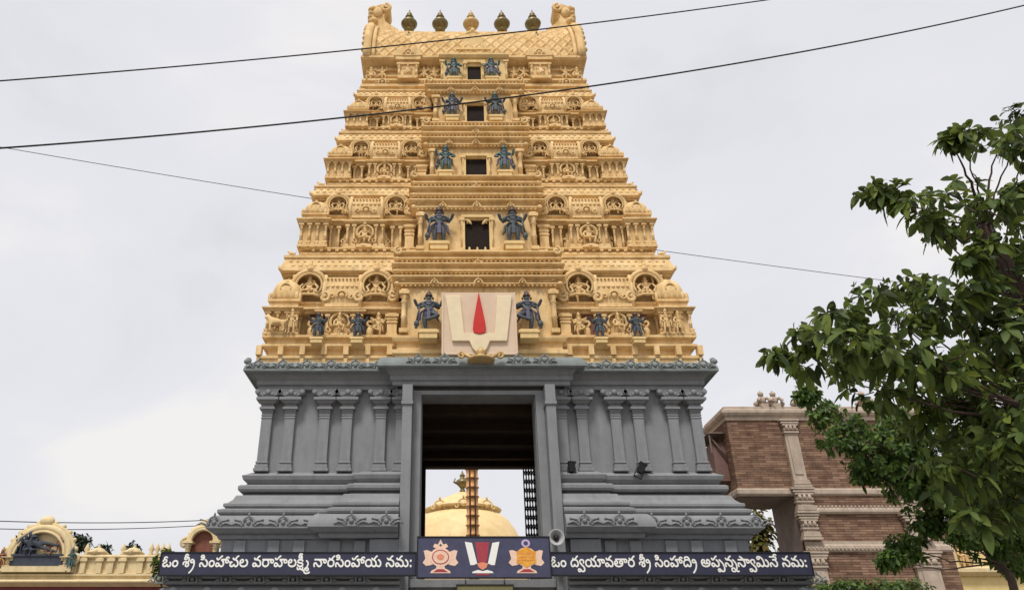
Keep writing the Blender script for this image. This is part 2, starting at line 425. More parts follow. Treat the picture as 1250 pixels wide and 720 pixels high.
def kudu(mb, x, y, z, r, d=.05):
    """small horseshoe arch carved on an eave"""
    mb.tube(arc(x, y, z, r, -30, 210, 12), r * .2, 6)
    mb.blob((x, y, z), (r * .45, d, r * .45), 8, 5)
    mb.blob((x, y, z + r * 1.35), (r * .22, d, r * .4), 6, 4)
    for s_ in (-1, 1): mb.tube(spiral(x + s_ * r * 1.35, y, z - r * .35, r * .45, .9, 90 if s_ > 0 else 90, s_, 12), r * .13, 5)
def kudu_mesh(r, m, d=.05, side=0):
    mb = MB(); kudu(mb, 0, 0, 0, r, d)
    if side:
        for s_ in (-1, 1):
            mb.tube([(s_ * r * 1.4, .0, -r * .45), (s_ * side * .35, -.02, -r * .1), (s_ * side * .5, .0, -r * .5)], [r * .16, r * .22, r * .10], 6)
            mb.tube([(s_ * r * 1.2, .02, r * .2), (s_ * side * .42, .03, r * .55)], [r * .10, r * .16], 6)
    mb.box(-r * 1.2, r * 1.2, .0, .10, -r * .9, -r * .6)
    o = mb.build('eave_arch', m); me = o.data; bpy.data.objects.remove(o); return me
KG = kudu_mesh(.165, GREY, .06, 1.02)
for s_ in (-1, 1):
    for k in range(6):
        rel('eave_arch', KG, GOP, (CX + s_ * (2.9 + k * 1.02), YF - 1.04 - (.26 if k < 2 else 0), 5.78))
# wall between the eaves with its little pilasters, then the broad lower podium
W2, Y2 = 8.62, 22.45
def runs2(prof): runs(mb, prof, W2, Y2, YB + 1.2, 2.32)
for SIDE, s_ in ((0, -1), (1, 1)):
    mb = MB(); a, b_ = sorted((CX + s_ * (BW + .62), PC + s_ * 2.4)); mb.box(a, b_, YF - .62, YB + .5, 0, 5.36)
    for x in (2.75, 3.7, 4.45, 5.5, 6.25, 7.25): mb.box(CX + s_ * x - .17, CX + s_ * x + .17, YF - .72, YF - .61, 4.62, 5.32)
    mb.box(CX + s_ * 2.95 - .45, CX + s_ * 2.95 + .45, YF - .86, YF - .615, 4.62, 5.34)
    part(mb, 'podium_wall', GREY, bevel=.01)
    mb = MB(); a, b_ = sorted((CX + s_ * W2, PC + s_ * 2.3)); mb.box(a, b_, Y2, YB + 1.2, 0, 4.66)
    runs2([(0, 4.12), (.32, 4.12), (.38, 4.15), (.38, 4.21), (.26, 4.25), (.2, 4.5), (0, 4.64)])
    runs2([(0, 3.97), (.30, 3.97), (.34, 4.0), (.34, 4.06), (.18, 4.085), (.18, 4.12), (0, 4.12)])
    runs2([(0, 3.30), (.42, 3.30)] + [(.30 + .18 * math.sin(math.pi * i / 8), 3.34 + .56 * i / 8) for i in range(9)] + [(.16, 3.92), (.16, 3.97), (0, 3.97)])
    runs2([(0, 2.4), (.3, 2.4), (.35, 2.5), (.2, 2.6), (0, 2.62)]); runs2([(0, 0), (.7, 0), (.7, .7), (.5, .8), (.42, 1.5), (.2, 1.7), (0, 1.72)])
    part(mb, 'lower_podium', GREY, bevel=.012)
mb = MB()
for dx, h in ((-.3, .17), (0, .24), (.3, .17)): mb.blob((dx, 0, 0), (.18, .08, h), 8, 6)
lo = mb.build('lotus_carving', GREY); LOT = lo.data; bpy.data.objects.remove(lo); KG2 = kudu_mesh(.12, GREY, .05, .6)
for s_ in (-1, 1):
    for k in range(7):
        x = CX + s_ * (3.05 + k * .92)
        rel('lotus_carving', LOT, GOP, (x, Y2 - .45, 3.66)); rel('eave_arch', KG2, GOP, (x + .46 * s_, Y2 - .40, 4.10))

# pilasters, each a part
def pilaster_mesh():
    mb = MB()
    z0, z1 = 7.50, 9.46
    mb.box(-.24, .24, -.24, .05, z0, z0 + .10); mb.box(-.21, .21, -.215, .05, z0 + .10, z0 + .22)
    mb.box(-.17, .17, -.17, .05, z0 + .22, z1)
    mb.box(-.20, .20, -.20, .05, z0 + .26, z0 + .32)
    for q in (.05, .14, .23): mb.box(-.185, .185, -.19, .05, z1 - q, z1 - q + .05)
    for a, b, c, d in ((9.46, 9.52, .19, .22), (9.52, 9.60, .25, .28), (9.60, 9.66, .21, .24), (9.66, 9.70, .18, .20)):
        mb.box(-c, c, -d, .05, a, b)
    mb.frus(0, -.06, 9.70, .18, .16, 9.80, .33, .30)          # bell under the slab
    mb.box(-.36, .36, -.40, .05, 9.80, 9.90)
    mb.box(-.17, .17, -.20, .05, 9.90, 10.24)
    # bracket with rolled ends
    mb.ext([(-.17, 9.92), (.17, 9.92), (.24, 9.98), (.40, 10.02), (.46, 10.12), (.40, 10.22), (-.40, 10.22), (-.46, 10.12), (-.40, 10.02), (-.24, 9.98)], -.30, .04)
    for s_ in (-1, 1):
        mb.tube([(s_ * .36, -.34, 10.10), (s_ * .36, .04, 10.10)], .085, 10)
        mb.tube([(s_ * .13, -.34, 10.02), (s_ * .13, .04, 10.02)], .06, 8)
    mb.blob((0, -.32, 10.08), (.1, .08, .1), 8, 5)
    return mb
po = pilaster_mesh().build('pilaster', GREY, bevel=.012); pm = po.data; bpy.data.objects.remove(po)
for s_ in (-1, 1):
    for x in (7.0, 6.25, 5.12, 4.38, 3.28, 2.62):
        o = rel('pilaster', pm, GOP, (CX + s_ * x, YF, 0))
        md = o.modifiers.new('bevel', 'BEVEL'); md.width = .012; md.segments = 1; md.limit_method = 'ANGLE'
# doorway frame
mb = MB()
for s_ in (-1, 1):
    x = PC + s_ * 2.29
    mb = MB(); mb.box(x - .155, x + .155, 23.1, 24.1, 0, 9.46); mb.box(x - .19, x + .19, 23.05, 24.1, 9.46, 9.58); mb.box(x - .165, x + .165, 23.08, 24.1, 9.58, 10.14)
    a, b = sorted((PC + s_ * 2.135, PC + s_ * 1.86)); mb.box(a, b, 23.55, 24.35, 0, 9.96)
    a, b = sorted((PC + s_ * 1.90, PC + s_ * 1.84)); mb.box(a, b, 23.75, 24.5, 0, 9.94)
    part(mb, 'door_post', GREY, bevel=.015)
mb = MB(); mb.box(PC - 2.13, PC + 2.13, 23.56, 24.35, 9.955, 10.10); mb.box(PC - 2.13, PC + 2.13, 23.85, 24.4, 10.10, 10.3)
part(mb, 'lintel', GREY, bevel=.015)
# transom and door leaves low in the passage, below the boards
mb = MB()
mb.box(PC - 2.13, PC + 2.13, 23.3, 24.3, 4.02, 4.24); mb.box(PC - 2.1, PC + 2.1, 23.4, 24.2, 3.86, 4.02)
part(mb, 'transom', GREY, bevel=.01)
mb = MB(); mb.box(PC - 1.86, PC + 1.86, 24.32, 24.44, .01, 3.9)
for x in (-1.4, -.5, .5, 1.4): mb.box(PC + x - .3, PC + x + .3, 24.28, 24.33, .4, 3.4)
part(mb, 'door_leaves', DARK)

# the grey eave between base and tower
mb = MB()
ring = [(CX - BW, YB), (CX - BW, YF), (CX - 2.75, YF), (CX - 2.75, YF - .45), (CX + 2.75, YF - .45), (CX + 2.75, YF), (CX + BW, YF), (CX + BW, YB)]
mb.sweep(ring, [(0, 10.22), (.16, 10.22), (.16, 10.34), (.24, 10.38), (.24, 10.52), (.18, 10.55), (0, 10.55)], True)
mb.sweep(ring, [(0, 10.5), (.20, 10.5), (.26, 10.58), (.38, 10.72), (.44, 10.74), (.44, 10.78), (0, 10.8)], True)
part(mb, 'architrave', GREY)
mb = MB()
mb.sweep(ring, [(-.4, 10.72), (.52, 10.72), (.58, 10.68)] + kap(10.72, 11.10, .36, .64, 6)[0:] + [(-.4, 11.12)], True)
part(mb, 'main_eave', GRN)
KM = kudu_mesh(.155, GRN, .06, .8)
for s_ in (-1, 1):
    for k in range(6): rel('eave_arch', KM, GOP, (CX + s_ * (3.35 + k * .80), YF - .645, 10.90))
    mb = MB(); mb.blob((CX + s_ * (BW + .56), YF - .52, 11.08), (.13, .1, .10), 8, 5); mb.tube(spiral(CX + s_ * (BW + .52), YF - .5, 11.12, .13, .9, -90, s_), .04, 6); part(mb, 'eave_corner_leaf', GRN)
    for k in range(2): rel('eave_arch', KM, GOP, (CX + s_ * (1.2 + k * .85), YF - 1.095, 10.90))

# ------------------------------------------------------------------ stucco ornaments
def column(mb, x, y, z0, z1, r):
    h = z1 - z0
    mb.box(x - r * 1.5, x + r * 1.5, y - r * 1.5, y + r * 1.5, z0, z0 + h * .09)
    mb.lathe(x, y, z0 + h * .09, [(r, 0), (r * .92, h * .25), (r * 1.2, h * .28), (r * .9, h * .32), (r * .85, h * .6), (r * 1.25, h * .63), (r * .8, h * .68), (r * 1.55, h * .76), (r * 1.1, h * .79)], 10)
    mb.box(x - r * 1.8, x + r * 1.8, y - r * 1.8, y + r * 1.8, z1 - h * .13, z1 - h * .05)
    mb.box(x - r * 1.1, x + r * 1.1, y - r * 1.1, y + r * 1.1, z1 - h * .05, z1)
def horseshoe(r):
    """nasi arch around the origin, face to -y"""
    mb = MB()
    mb.tube(arc(0, -.02, 0, r, -42, 222, 20), r * .15, 8)
    mb.tube(arc(0, -.07, 0, r * .78, -38, 218, 18), r * .075, 6)
    # deep reveal of the arch
    n = 20; pi_ = arc(0, 0, 0, r * .90, -42, 222, n); po_ = arc(0, 0, 0, r * 1.08, -42, 222, n)
    vs = [(p[0], y, p[2]) for p in pi_ for y in (-.02, .30)] + [(p[0], y, p[2]) for p in po_ for y in (-.02, .30)]
    m_ = 2 * (n + 1); fs = []
    for i in range(n): fs += [(2 * i, 2 * i + 1, 2 * i + 3, 2 * i + 2), (m_ + 2 * i, m_ + 2 * i + 2, m_ + 2 * i + 3, m_ + 2 * i + 1), (2 * i, 2 * i + 2, m_ + 2 * i + 2, m_ + 2 * i), (2 * i + 1, m_ + 2 * i + 1, m_ + 2 * i + 3, 2 * i + 3)]
    mb._add(vs, fs, True)
    for i in range(9):
        a = R(-20 + i * 27.5); mb.blob((r * 1.17 * math.cos(a), 0, r * 1.17 * math.sin(a)), (r * .12, r * .1, r * .12), 6, 4)
    for s_ in (-1, 1):
        mb.tube(spiral(s_ * r * .98, -.05, -r * .78, r * .34, 1.15, 90, -s_, 20), r * .10, 6)
        mb.tube([(s_ * r * .7, -.04, -r * .62), (s_ * r * .4, -.06, -r * .35), (s_ * r * .55, -.06, -r * .1), (s_ * r * .35, -.06, r * .1)], [r * .1, r * .09, r * .08, r * .04], 6)
    mb.blob((0, -.06, r * 1.12), (r * .22, r * .16, r * .2), 8, 5)      # lion face at the crown
    mb.blob((0, -.02, r * 1.42), (r * .12, r * .1, r * .24), 6, 5)
    mb.tube([(-r * .7, -.05, -r * .72), (-r * .3, -.1, -r * .62), (r * .3, -.1, -r * .62), (r * .7, -.05, -r * .72)], r * .08, 6)
    return mb
NASI = horseshoe(.5).build('horseshoe_arch', OCH); nasi_me = NASI.data; bpy.data.objects.remove(NASI)
def corner_shrine(w, hp, hd):
    """square pavilion with a domed roof; w half width, hp pavilion height, hd dome height; origin at the base centre"""
    mb = MB()
    mb.box(-w * .74, w * .74, -w * .74, w * .74, 0, hp)
    mb.box(-w, w, -w, w, 0, hp * .09); mb.box(-w * .93, w * .93, -w * .93, w * .93, hp * .09, hp * .15)
    for i in (-1, -.33, .33, 1):
        column(mb, i * w * .82, -w * .84, hp * .15, hp * .86, w * .095)
        if abs(i) == 1:
            for j in (-.1, .84): column(mb, i * w * .84, w * j, hp * .15, hp * .86, w * .095)
        mb.box(i * w * .8 - .035, i * w * .8 + .035, -w * 1.04, -w * .9, 0, hp * .12)
    sq = [(-w, w), (-w, -w), (w, -w), (w, w)]
    mb.sweep(sq, [(-w * .5, hp * .86), (-.02, hp * .86), (.0, hp * .9), (.10, hp * .93), (.10, hp * .97), (-.04, hp * 1.03), (-w * .5, hp * 1.04)], True)
    z = hp * 1.03
    mb.box(-w * .82, w * .82, -w * .82, w * .82, z, z + hd * .16); mb.box(-w * .93, w * .93, -w * .93, w * .93, z + hd * .16, z + hd * .22)
    prof = [(.80, .22), (.98, .30), (1.02, .42), (.98, .58), (.84, .74), (.6, .88), (.3, .97), (.12, 1.0), (.16, 1.04), (.05, 1.10), (.0, 1.2)]
    mb.lathe(0, 0, z, [(r * w * .86, q * hd) for r, q in prof], 20, sq=3.5)
    for i in range(-2, 3): mb.blob((i * w * .34, -w * .80 + abs(i) * .02, z + hd * .36), (w * .13, w * .1, hd * .13), 7, 5)
    mb.tube(arc(0, -w * .80, z + hd * .58, w * .30, -30, 210, 12), w * .07, 6); mb.blob((0, -w * .78, z + hd * .58), (w * .16, w * .08, w * .16), 8, 5)
    mb.blob((0, -w * .72, z + hd * .58 + w * .42), (w * .1, w * .07, w * .14), 6, 4)
    for s_ in (-1, 1): mb.blob((s_ * w * .88, -w * .8, z + hd * .30), (w * .1, w * .1, hd * .16), 6, 5)
    return mb
def barrel_shrine(w, hp, hh):
    """oblong pavilion with a niche below and a ribbed barrel panel above"""
    mb = MB()
    mb.box(-w, w, -.10, .45, 0, hp); mb.box(-w * 1.06, w * 1.06, -.30, .45, 0, hp * .08)
    for i in (-1, -.62, .62, 1): column(mb, i * w * .9, -.22, hp * .08, hp * .86, w * .065)
    mb.ext([(-w * .42, -.02), (w * .42, -.02), (w * .36, .09), (0, .14), (-w * .36, .09)], -.42, -.1)      # half-lotus step
    for i in range(-3, 4): mb.blob((i * w * .11, -.42 + abs(i) * .02, .05), (w * .07, .04, .06), 6, 4)
    mb.tube(arc(0, -.25, hp * .56, w * .42, -40, 220, 16), w * .07, 7)
    for s_ in (-1, 1): mb.tube(spiral(s_ * w * .46, -.27, hp * .26, w * .15, 1, 90, -s_, 14), w * .045, 6)
    mb.blob((0, -.28, hp * .56 + w * .5), (w * .12, .08, w * .12), 7, 5)
    pth = [(-w * 1.02, .2), (-w * 1.02, -.26), (w * 1.02, -.26), (w * 1.02, .2)]
    mb.sweep(pth, [(-.1, hp * .86), (.0, hp * .88), (.10, hp * .92), (.10, hp * .97), (-.06, hp * 1.03), (-.1, hp * 1.03)])
    # upper panel
    z = hp * 1.03
    n = 8
    poly = [(.6, z)] + [(-.18 + .06 * math.cos(math.pi * i / n * .5) - .10 * math.sin(math.pi * i / n), z + hh * .92 * i / n) for i in range(n + 1)] + [(.6, z + hh * .95)]
    mb.extx(poly, -w * .80, w * .80)
    for i in range(-4, 5): mb.blob((i * w * .17, -.24, z + hh * .86), (w * .055, .05, .05), 6, 4)
    for i in range(-3, 4): mb.blob((i * w * .22, -.24, z + hh * .64), (w * .09, .05, .07), 6, 4)
    mb.box(-w * .84, w * .84, -.24, .2, z + hh * .08, z + hh * .17)
    mb.tube(arc(0, -.27, z + hh * .38, w * .22, -30, 210, 12), w * .05, 6); mb.blob((0, -.26, z + hh * .38), (w * .13, .06, w * .13), 8, 5)
    for s_ in (-1, 1):
        mb.tube(spiral(s_ * w * .42, -.26, z + hh * .36, w * .14, 1.1, 200, s_, 14), w * .04, 6)
        mb.tube([(s_ * w * .8, -.18, z), (s_ * w * .84, -.24, z + hh * .5), (s_ * w * .78, -.2, z + hh * .95)], .07, 7)
    return mb

TIER = [dict(z0=11.10, zf=12.35, ze=13.42, zb=15.00, z1=15.75, W=7.55, c=2.85, Y=24.4, sh=.0),
        dict(z0=15.75, zf=16.30, ze=17.58, zb=18.80, z1=19.40, W=6.86, c=2.38, Y=25.1, sh=.03),
        dict(z0=19.40, zf=19.90, ze=20.88, zb=22.02, z1=22.60, W=6.20, c=2.02, Y=25.7, sh=.08),
        dict(z0=22.60, zf=23.00, ze=23.82, zb=24.88, z1=25.40, W=5.66, c=1.95, Y=26.2, sh=.12)]
# centre bays: bottom of wall, window sill / head, half width, bottom of the mouldings, top
BAY = [dict(w=None, m0=14.10, m1=15.62, Y=24.0), dict(w=(16.02, 17.45, .48), m0=17.80, m1=19.50, Y=24.7),
       dict(w=(19.72, 20.83, .44), m0=21.30, m1=22.72, Y=25.3), dict(w=(23.04, 24.09, .39), m0=24.62, m1=25.48, Y=25.8)]
YC = 28.7
STOREY = []
for ti, (T, B) in enumerate(zip(TIER, BAY)):
    cx = CX + T['sh']; W, Yw = T['W'], T['Y']; wr, yr = W - .52, Yw + .22
    yb = 2 * YC - yr
    z0, zf, ze, zb, z1 = (T[k] for k in ('z0', 'zf', 'ze', 'zb', 'z1'))
    rect = [(cx - wr, yb), (cx - wr, yr), (cx + wr, yr), (cx + wr, yb)]
    mb = MB(); mb.box(cx - wr, cx + wr, yr, yb, z0, zf); mb.box(cx - wr + .22, cx + wr - .22, yr + .22, yb - .22, zf, ze - .08); mb.box(cx - wr, cx + wr, yr, yb, ze - .1, ze + .18)
    mb.box(cx - wr + .38, cx + wr - .38, yr + .38, yb - .38, ze + .17, zb - .06); mb.box(cx - wr, cx + wr, yr, yb, zb - .07, z1 - .01)
    ST = part(mb, 'storey', OCH); STOREY.append(ST)
    # running mouldings
    mb = MB()
    if ti == 0:
        mb.sweep(rect, [(0, 11.10), (.44, 11.10), (.44, 11.44), (.50, 11.47), (.50, 11.56), (.30, 11.60), (.30, 11.82), (.42, 11.86), (.50, 11.92), (.50, 12.0), (.36, 12.05), (.36, 12.2), (.52, 12.24), (.52, 12.33), (0, 12.35)], True)
        for s_ in (-1, 1):
            for x in [3.1 + .75 * k for k in range(7)]:
                mb.box(cx + s_ * x - .09, cx + s_ * x + .09, yr - .56, yr - .3, 11.58, 11.92); mb.box(cx + s_ * x - .06, cx + s_ * x + .06, yr - .5, yr - .3, 11.1, 11.5)
    else:
        h = zf - z0
        mb.sweep(rect, [(0, z0), (.30, z0), (.30, z0 + h * .45), (.40, z0 + h * .52), (.40, z0 + h * .68), (.28, z0 + h * .74), (.28, z0 + h * .84), (.46, z0 + h * .9), (.46, zf), (0, zf)], True)
        n = int((wr - T['c']) / .30)
        for s_ in (-1, 1):
            for k in range(n): mb.box(cx + s_ * (T['c'] + .25 + k * .30) - .06, cx + s_ * (T['c'] + .25 + k * .30) + .06, yr - .45, yr - .28, zf - h * .26, zf - h * .08)
    # thin eave over the pavilions
    mb.sweep(rect, [(0, ze - .10), (.14, ze - .10), (.20, ze - .02), (.34, ze), (.34, ze + .06), (.16, ze + .14), (0, ze + .16)], True)
    mb.sweep(rect, [(-.4, ze + .181), (.08, ze + .181), (.08, ze + .30), (.14, ze + .32), (.14, ze + .38), (-.4, ze + .40)], True)
    # broad band that carries the next storey
    hb = z1 - zb
    mb.sweep(rect, [(-.3, zb - .10), (.10, zb - .10), (.06, zb - .02), (.18, zb), (.24, zb + .04), (.21, zb + hb * .3), (.14, zb + hb * .62), (.10, zb + hb * .8), (.16, zb + hb * .84), (.16, z1 - .02), (-.3, z1)], True)
    rnd = random.Random(ti)
    for s_ in (-1, 1):
        x = T['c'] + .3
        while x < wr:
            mb.blob((cx + s_ * x, yr - .195, zb + hb * .34), (.10, .035, .07), 6, 4)
            mb.blob((cx + s_ * (x + .12), yr - .15, zb + hb * .62), (.06, .035, .04), 6, 4)
            x += .26
        for y in [yr + .3 + .5 * k for k in range(int((yb - yr) / .5))]:
            mb.blob((cx + s_ * (wr + .195), y, zb + hb * .34), (.04, .12, .07), 6, 4)
        # upturned leaf at the corner of the band
        mb.tube([(cx + s_ * (wr + .14), yr - .14, zb + .06), (cx + s_ * (wr + .24), yr - .22, zb + .12), (cx + s_ * (wr + .28), yr - .24, zb + .24)], [.10, .07, .025], 6)
    part(mb, 'moulding', OCH, ST)
    # ornaments of both wings
    c = T['c']; mid = c + .6 * (W - 1.25 - c); hp, hh = ze - zf, zb - ze - .12
    kw = .62 if ti == 0 else .60 - .03 * ti
    ko = corner_shrine(kw, hp, hh * .92).build('corner_shrine', OCH); kme = ko.data; bpy.data.objects.remove(ko)
    bw = .80 - .05 * ti
    bo = barrel_shrine(bw, hp, hh).build('barrel_shrine', OCH); bme = bo.data; bpy.data.objects.remove(bo)
    ar = hh * .40; gap = 1.22 - .08 * ti
    for s_ in (-1, 1):
        rel('corner_shrine', kme, ST, (cx + s_ * (W - kw), Yw - .30 + kw, zf))
        rel('corner_shrine', kme, ST, (cx + s_ * (W - kw), 2 * YC - (Yw - .30 + kw), zf), rz=math.pi)
        if ti: rel('barrel_shrine', bme, ST, (cx + s_ * mid, yr - .12, zf))
        else: rel('barrel_shrine', bme, ST, (cx + s_ * mid, yr + .02, zf))
        for q in (-1, 1):
            X = cx + s_ * (mid + q * gap)
            rel('horseshoe_arch', nasi_me, ST, (X, yr - .16, ze + .42 + ar * 1.0), (ar * 2 / .96, 2.0 * ar, ar * 2 / .96))
            k = ('fly', 'dance', 'seat', 'fly', 'herald')[(ti + (q > 0) * 2 + (s_ > 0) * (1 + ti)) % 5]; jf = rnd.choice((-1, 1)); jz = rnd.uniform(.92, 1.12)
            rel('relief_figure', REL[k], ST, (X, yr - .06, ze + .42 - ar * .1), (jf * ar * 1.85 * rnd.uniform(.95, 1.15), ar * 1.85, ar * 1.85 * jz), rnd.uniform(-.25, .25))
        # figure seated in the niche
        rel('relief_figure', REL['seat'], ST, (cx + s_ * mid, yr - .36, zf + hp * .12 - (.18 * hp * .8)), (hp * .85, hp * .85, hp * .85))
        if ti:
            # pairs on the recessed wall
            for q in (-1, 1):
                X = cx + s_ * (mid + q * (gap + .06))
                mp_ = MB(); mp_.box(X - .13, X + .13, yr - .02, yr + .3, zf, ze - .1); column(mp_, X - .16, yr - .14, zf, ze - .12, .05); column(mp_, X + .16, yr - .14, zf, ze - .12, .05)
                part(mp_, 'wall_pilaster', OCH, ST)
                rel('relief_figure', REL[rnd.choice(('stand', 'herald', 'dance'))], ST, (cx + s_ * (mid + q * (gap - .36)), yr - .06, zf), (rnd.choice((-1, 1)) * hp * .66, hp * .6, hp * .66 * rnd.uniform(.9, 1.1)), rnd.uniform(-.3, .3))
                rel('relief_figure', REL[rnd.choice(('seat', 'fly'))], ST, (cx + s_ * (mid + q * (bw + .06)), yr - .22, ze + .20), (rnd.choice((-1, 1)) * hh * .52, hh * .5, hh * .52), rnd.uniform(-.3, .3))
        # crouching beast on the corner of the band and lumps of foliage along the hips
        rel('relief_lion', YALI, ST, (cx + s_ * (wr - .1), yr + .02, z1 - .05), (s_ * -.30, .30, .34))
        # pilaster beside the centre bay
        mp_ = MB(); X = cx + s_ * (c + .22)
        mp_.box(X - .17, X + .17, yr - .3, yr + .3, zf, ze - .14); mp_.box(X - .24, X + .24, yr - .36, yr + .05, ze - .3, ze - .2); mp_.box(X - .2, X + .2, yr - .33, yr + .05, zf, zf + .12)
        for q in (.5, .62): mp_.box(X - .2, X + .2, yr - .33, yr, zf + hp * q, zf + hp * q + .05)
        mp_.box(X - .2, X + .2, yr - .2, yr + .45, ze + .41, ze + hh * .95); mp_.tube(spiral(X, yr - .24, ze + hh * .45, .19, 1.3, 90, s_, 18), .055, 6); mp_.tube(spiral(X + s_ * .04, yr - .24, ze + hh * .82, .15, 1.3, 200, s_, 18), .05, 6); mp_.tube([(X - s_ * .16, yr - .24, ze + hh * .3), (X - s_ * .2, yr - .3, ze + hh * .6), (X - s_ * .08, yr - .32, ze + hh * .98), (X + s_ * .1, yr - .3, ze + hh * 1.1)], [.06, .08, .07, .03], 6)
        mp_.box(X - .16, X + .16, yr - .1, yr + .45, ze - .14, ze + .42)
        part(mp_, 'wall_pilaster', OCH, ST)
    # centre bay
    yc = B['Y']; mb = MB(); m0, m1 = B['m0'], B['m1']
    zlow = z0 if ti == 0 else TIER[ti - 1]['z1'] + .0
    if ti == 0: zlow = 11.1
    if B['w']:
        a, b, hw = B['w']
        for x0, x1 in ((cx - c + .12, cx - hw), (cx + hw, cx + c - .12)): mb.box(x0, x1, yc + .02, yr + .1, zlow, m0)
        mb.box(cx - hw, cx + hw, yc + .02, yr + .1, zlow, a); mb.box(cx - hw, cx + hw, yc + .02, yr + .1, b, m0)
    else: mb.box(cx - c + .12, cx + c - .12, yc + .02, yr + .1, zlow, m0)
    bay = [(cx - c, yr + .1), (cx - c, yc), (cx + c, yc), (cx + c, yr + .1)]
    H = m1 - m0; nb = 6 if H > 1.45 else (5 if H > 1 else 3)
    pr = [(-.3, m0)]
    for k in range(nb):
        q0 = m0 + H * k / nb; q = H / nb; o = (.10 if k % 2 else .04) + .07 * math.sin(math.pi * (k + .4) / nb)
        pr += [(o - .10, q0 + .001), (o - .10, q0 + q * .22), (o + .02, q0 + q * .28), (o + .10, q0 + q * .42), (o + .10, q0 + q * .60), (o, q0 + q * .70), (o - .06, q0 + q * .78), (o - .06, q0 + q * .98)]
    pr += [(-.3, m1)]
    mb.sweep(bay, pr)
    for k in range(nb):      # beads on every other course, a small boss in the middle, scrolls at the corners
        q0 = m0 + H * (k + .5) / nb
        if k % 2 == 0:
            nn = int(2 * c / .16)
            for q in range(nn): mb.blob((cx - c + .12 + (2 * c - .24) * q / (nn - 1), yc - .125, m0 + H * (k + .14) / nb), (.045, .04, .04), 6, 4)
        for s_ in (-1, 1): mb.blob((cx + s_ * (c + .06), yc - .12, q0), (.10, .08, H / nb * .36), 6, 4)
    for k in (0, nb // 2): kudu(mb, cx, yc - .20, m0 + H * (k + .55) / nb, .13)
    for s_ in (-1, 1): mb.tube(spiral(cx + s_ * (c + .02), yc - .2, m1 - .1, .17, 1.2, 90, -s_, 16), .05, 6); kudu(mb, cx + s_ * c * .55, yc - .2, m0 + H * .55 / nb, .11)
    # sill course
    s0 = B['w'][0] if B['w'] else 12.30
    if ti: mb.sweep(bay, [(-.2, zlow), (.06, zlow), (.06, s0 - .34), (.14, s0 - .3), (.14, s0 - .2), (.05, s0 - .16), (.05, s0 - .10), (.16, s0 - .07), (.16, s0 - .01), (-.2, s0)])
    else: mb.sweep(bay, [(-.2, 11.1), (.05, 11.1), (.05, 11.5), (.15, 11.54), (.15, 11.68), (.0, 11.72), (.0, 11.95), (.12, 12.0), (.16, 12.1), (.16, 12.2), (0, 12.26), (-.2, 12.3)])
    for k in range(int(2 * c / .28)):
        x = cx - c + .18 + k * .28
        if ti: mb.box(x - .05, x + .05, yc - .13, yc, s0 - .20, s0 - .08)
    # columns and pilasters of the bay
    zt = m0 - .1
    for s_ in (-1, 1):
        column(mb, cx + s_ * (c - .22), yc - .06, s0, zt, .10)
        if B['w']:
            for q in (B['w'][2] + .10,): column(mb, cx + s_ * q, yc - .02, B['w'][0] - .02, B['w'][1] + .10, .055)
        mb.box(cx + s_ * (c * .62) - .3, cx + s_ * (c * .62) + .3, yc - .03, yc + .1, s0, zt)
        mb.blob((cx + s_ * (c - .16), yc - .02, m0 + H * .22), (.12, .12, .10), 7, 5)
    part(mb, 'centre_bay', OCH, ST)
    if B['w']:
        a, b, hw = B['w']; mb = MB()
        mb.box(cx - hw + .002, cx + hw - .002, yc + .10, yc + .14, a, b)  # flat sheet close behind the frame, coloured as the unlit void
        WN = part(mb, 'window', VOID, ST)
        mb = MB()
        for s_ in (-1, 1): x = cx + s_ * (hw + .03); mb.box(x - .045, x + .045, yc - .06, yc + .15, a - .05, b + .05)
        mb.box(cx - hw - .12, cx + hw + .12, yc - .09, yc + .1, b + .051, b + .16); mb.box(cx - hw - .12, cx + hw + .12, yc - .10, yc + .1, a - .13, a - .051)
        if ti == 1:
            for x in (-.3, 0, .3): mb.lathe(cx + x, yc + .02, a, [(.05, 0), (.07, .06), (.03, .12), (.045, .17), (0, .22)], 8)
            for s_ in (-1, 1): mb.tube([(cx + s_ * .47, yc, b - .02), (cx + s_ * .34, yc, b - .05), (cx + s_ * .26, yc, b - .16), (cx + s_ * .2, yc, b - .22)], [.05, .07, .06, .02], 6); mb.tube([(cx + s_ * .34, yc, b - .05), (cx + s_ * .38, yc, b - .2)], [.05, .02], 6)
        else:
            mb.lathe(cx, yc + .02, a, [(.05, 0), (.07, .05), (.03, .09), (0, .16)], 8)
        part(mb, 'window_frame', OCHP, ST)
# reliefs of the lowest storey: animals, attendants and dancers between the eaves
ST = STOREY[0]; zf = 12.34
for s_ in (-1, 1):
    for x, k, h in ((6.55, 'stand', .95), (5.72, 'stand', .70), (3.55, 'dance', .95), (6.98, 'stand', .86)):
        if s_ < 0 and x in (6.98,): continue
        rel('relief_figure', REL[k], ST, (CX + s_ * x, 24.05 if x > 6.4 else 24.36, zf), (s_ * h, h, h))
rel('relief_lion', YALI, ST, (CX - 7.02, 23.95, zf), .72)
for s_ in (-1, 1):
    for x in (5.95, 5.3, 4.5, 3.85):
        mb = MB(); mb.tube(spiral(CX + s_ * x, 24.5, 12.95, .2, 1.2, 90, s_, 16), .05, 6); mb.blob((CX + s_ * x, 24.52, 12.6), (.14, .1, .25), 7, 5); part(mb, 'scroll_relief', OCH, ST)
for s_ in (-1, 1):
    mb = MB(); X = CX + s_ * 4.93
    mb.box(X - 1.1, X - .55, 24.52, 24.64, 12.36, 13.3); mb.box(X + .55, X + 1.1, 24.52, 24.64, 12.36, 13.3)
    part(mb, 'niche_panel', RUST if s_ > 0 else DARK, ST)
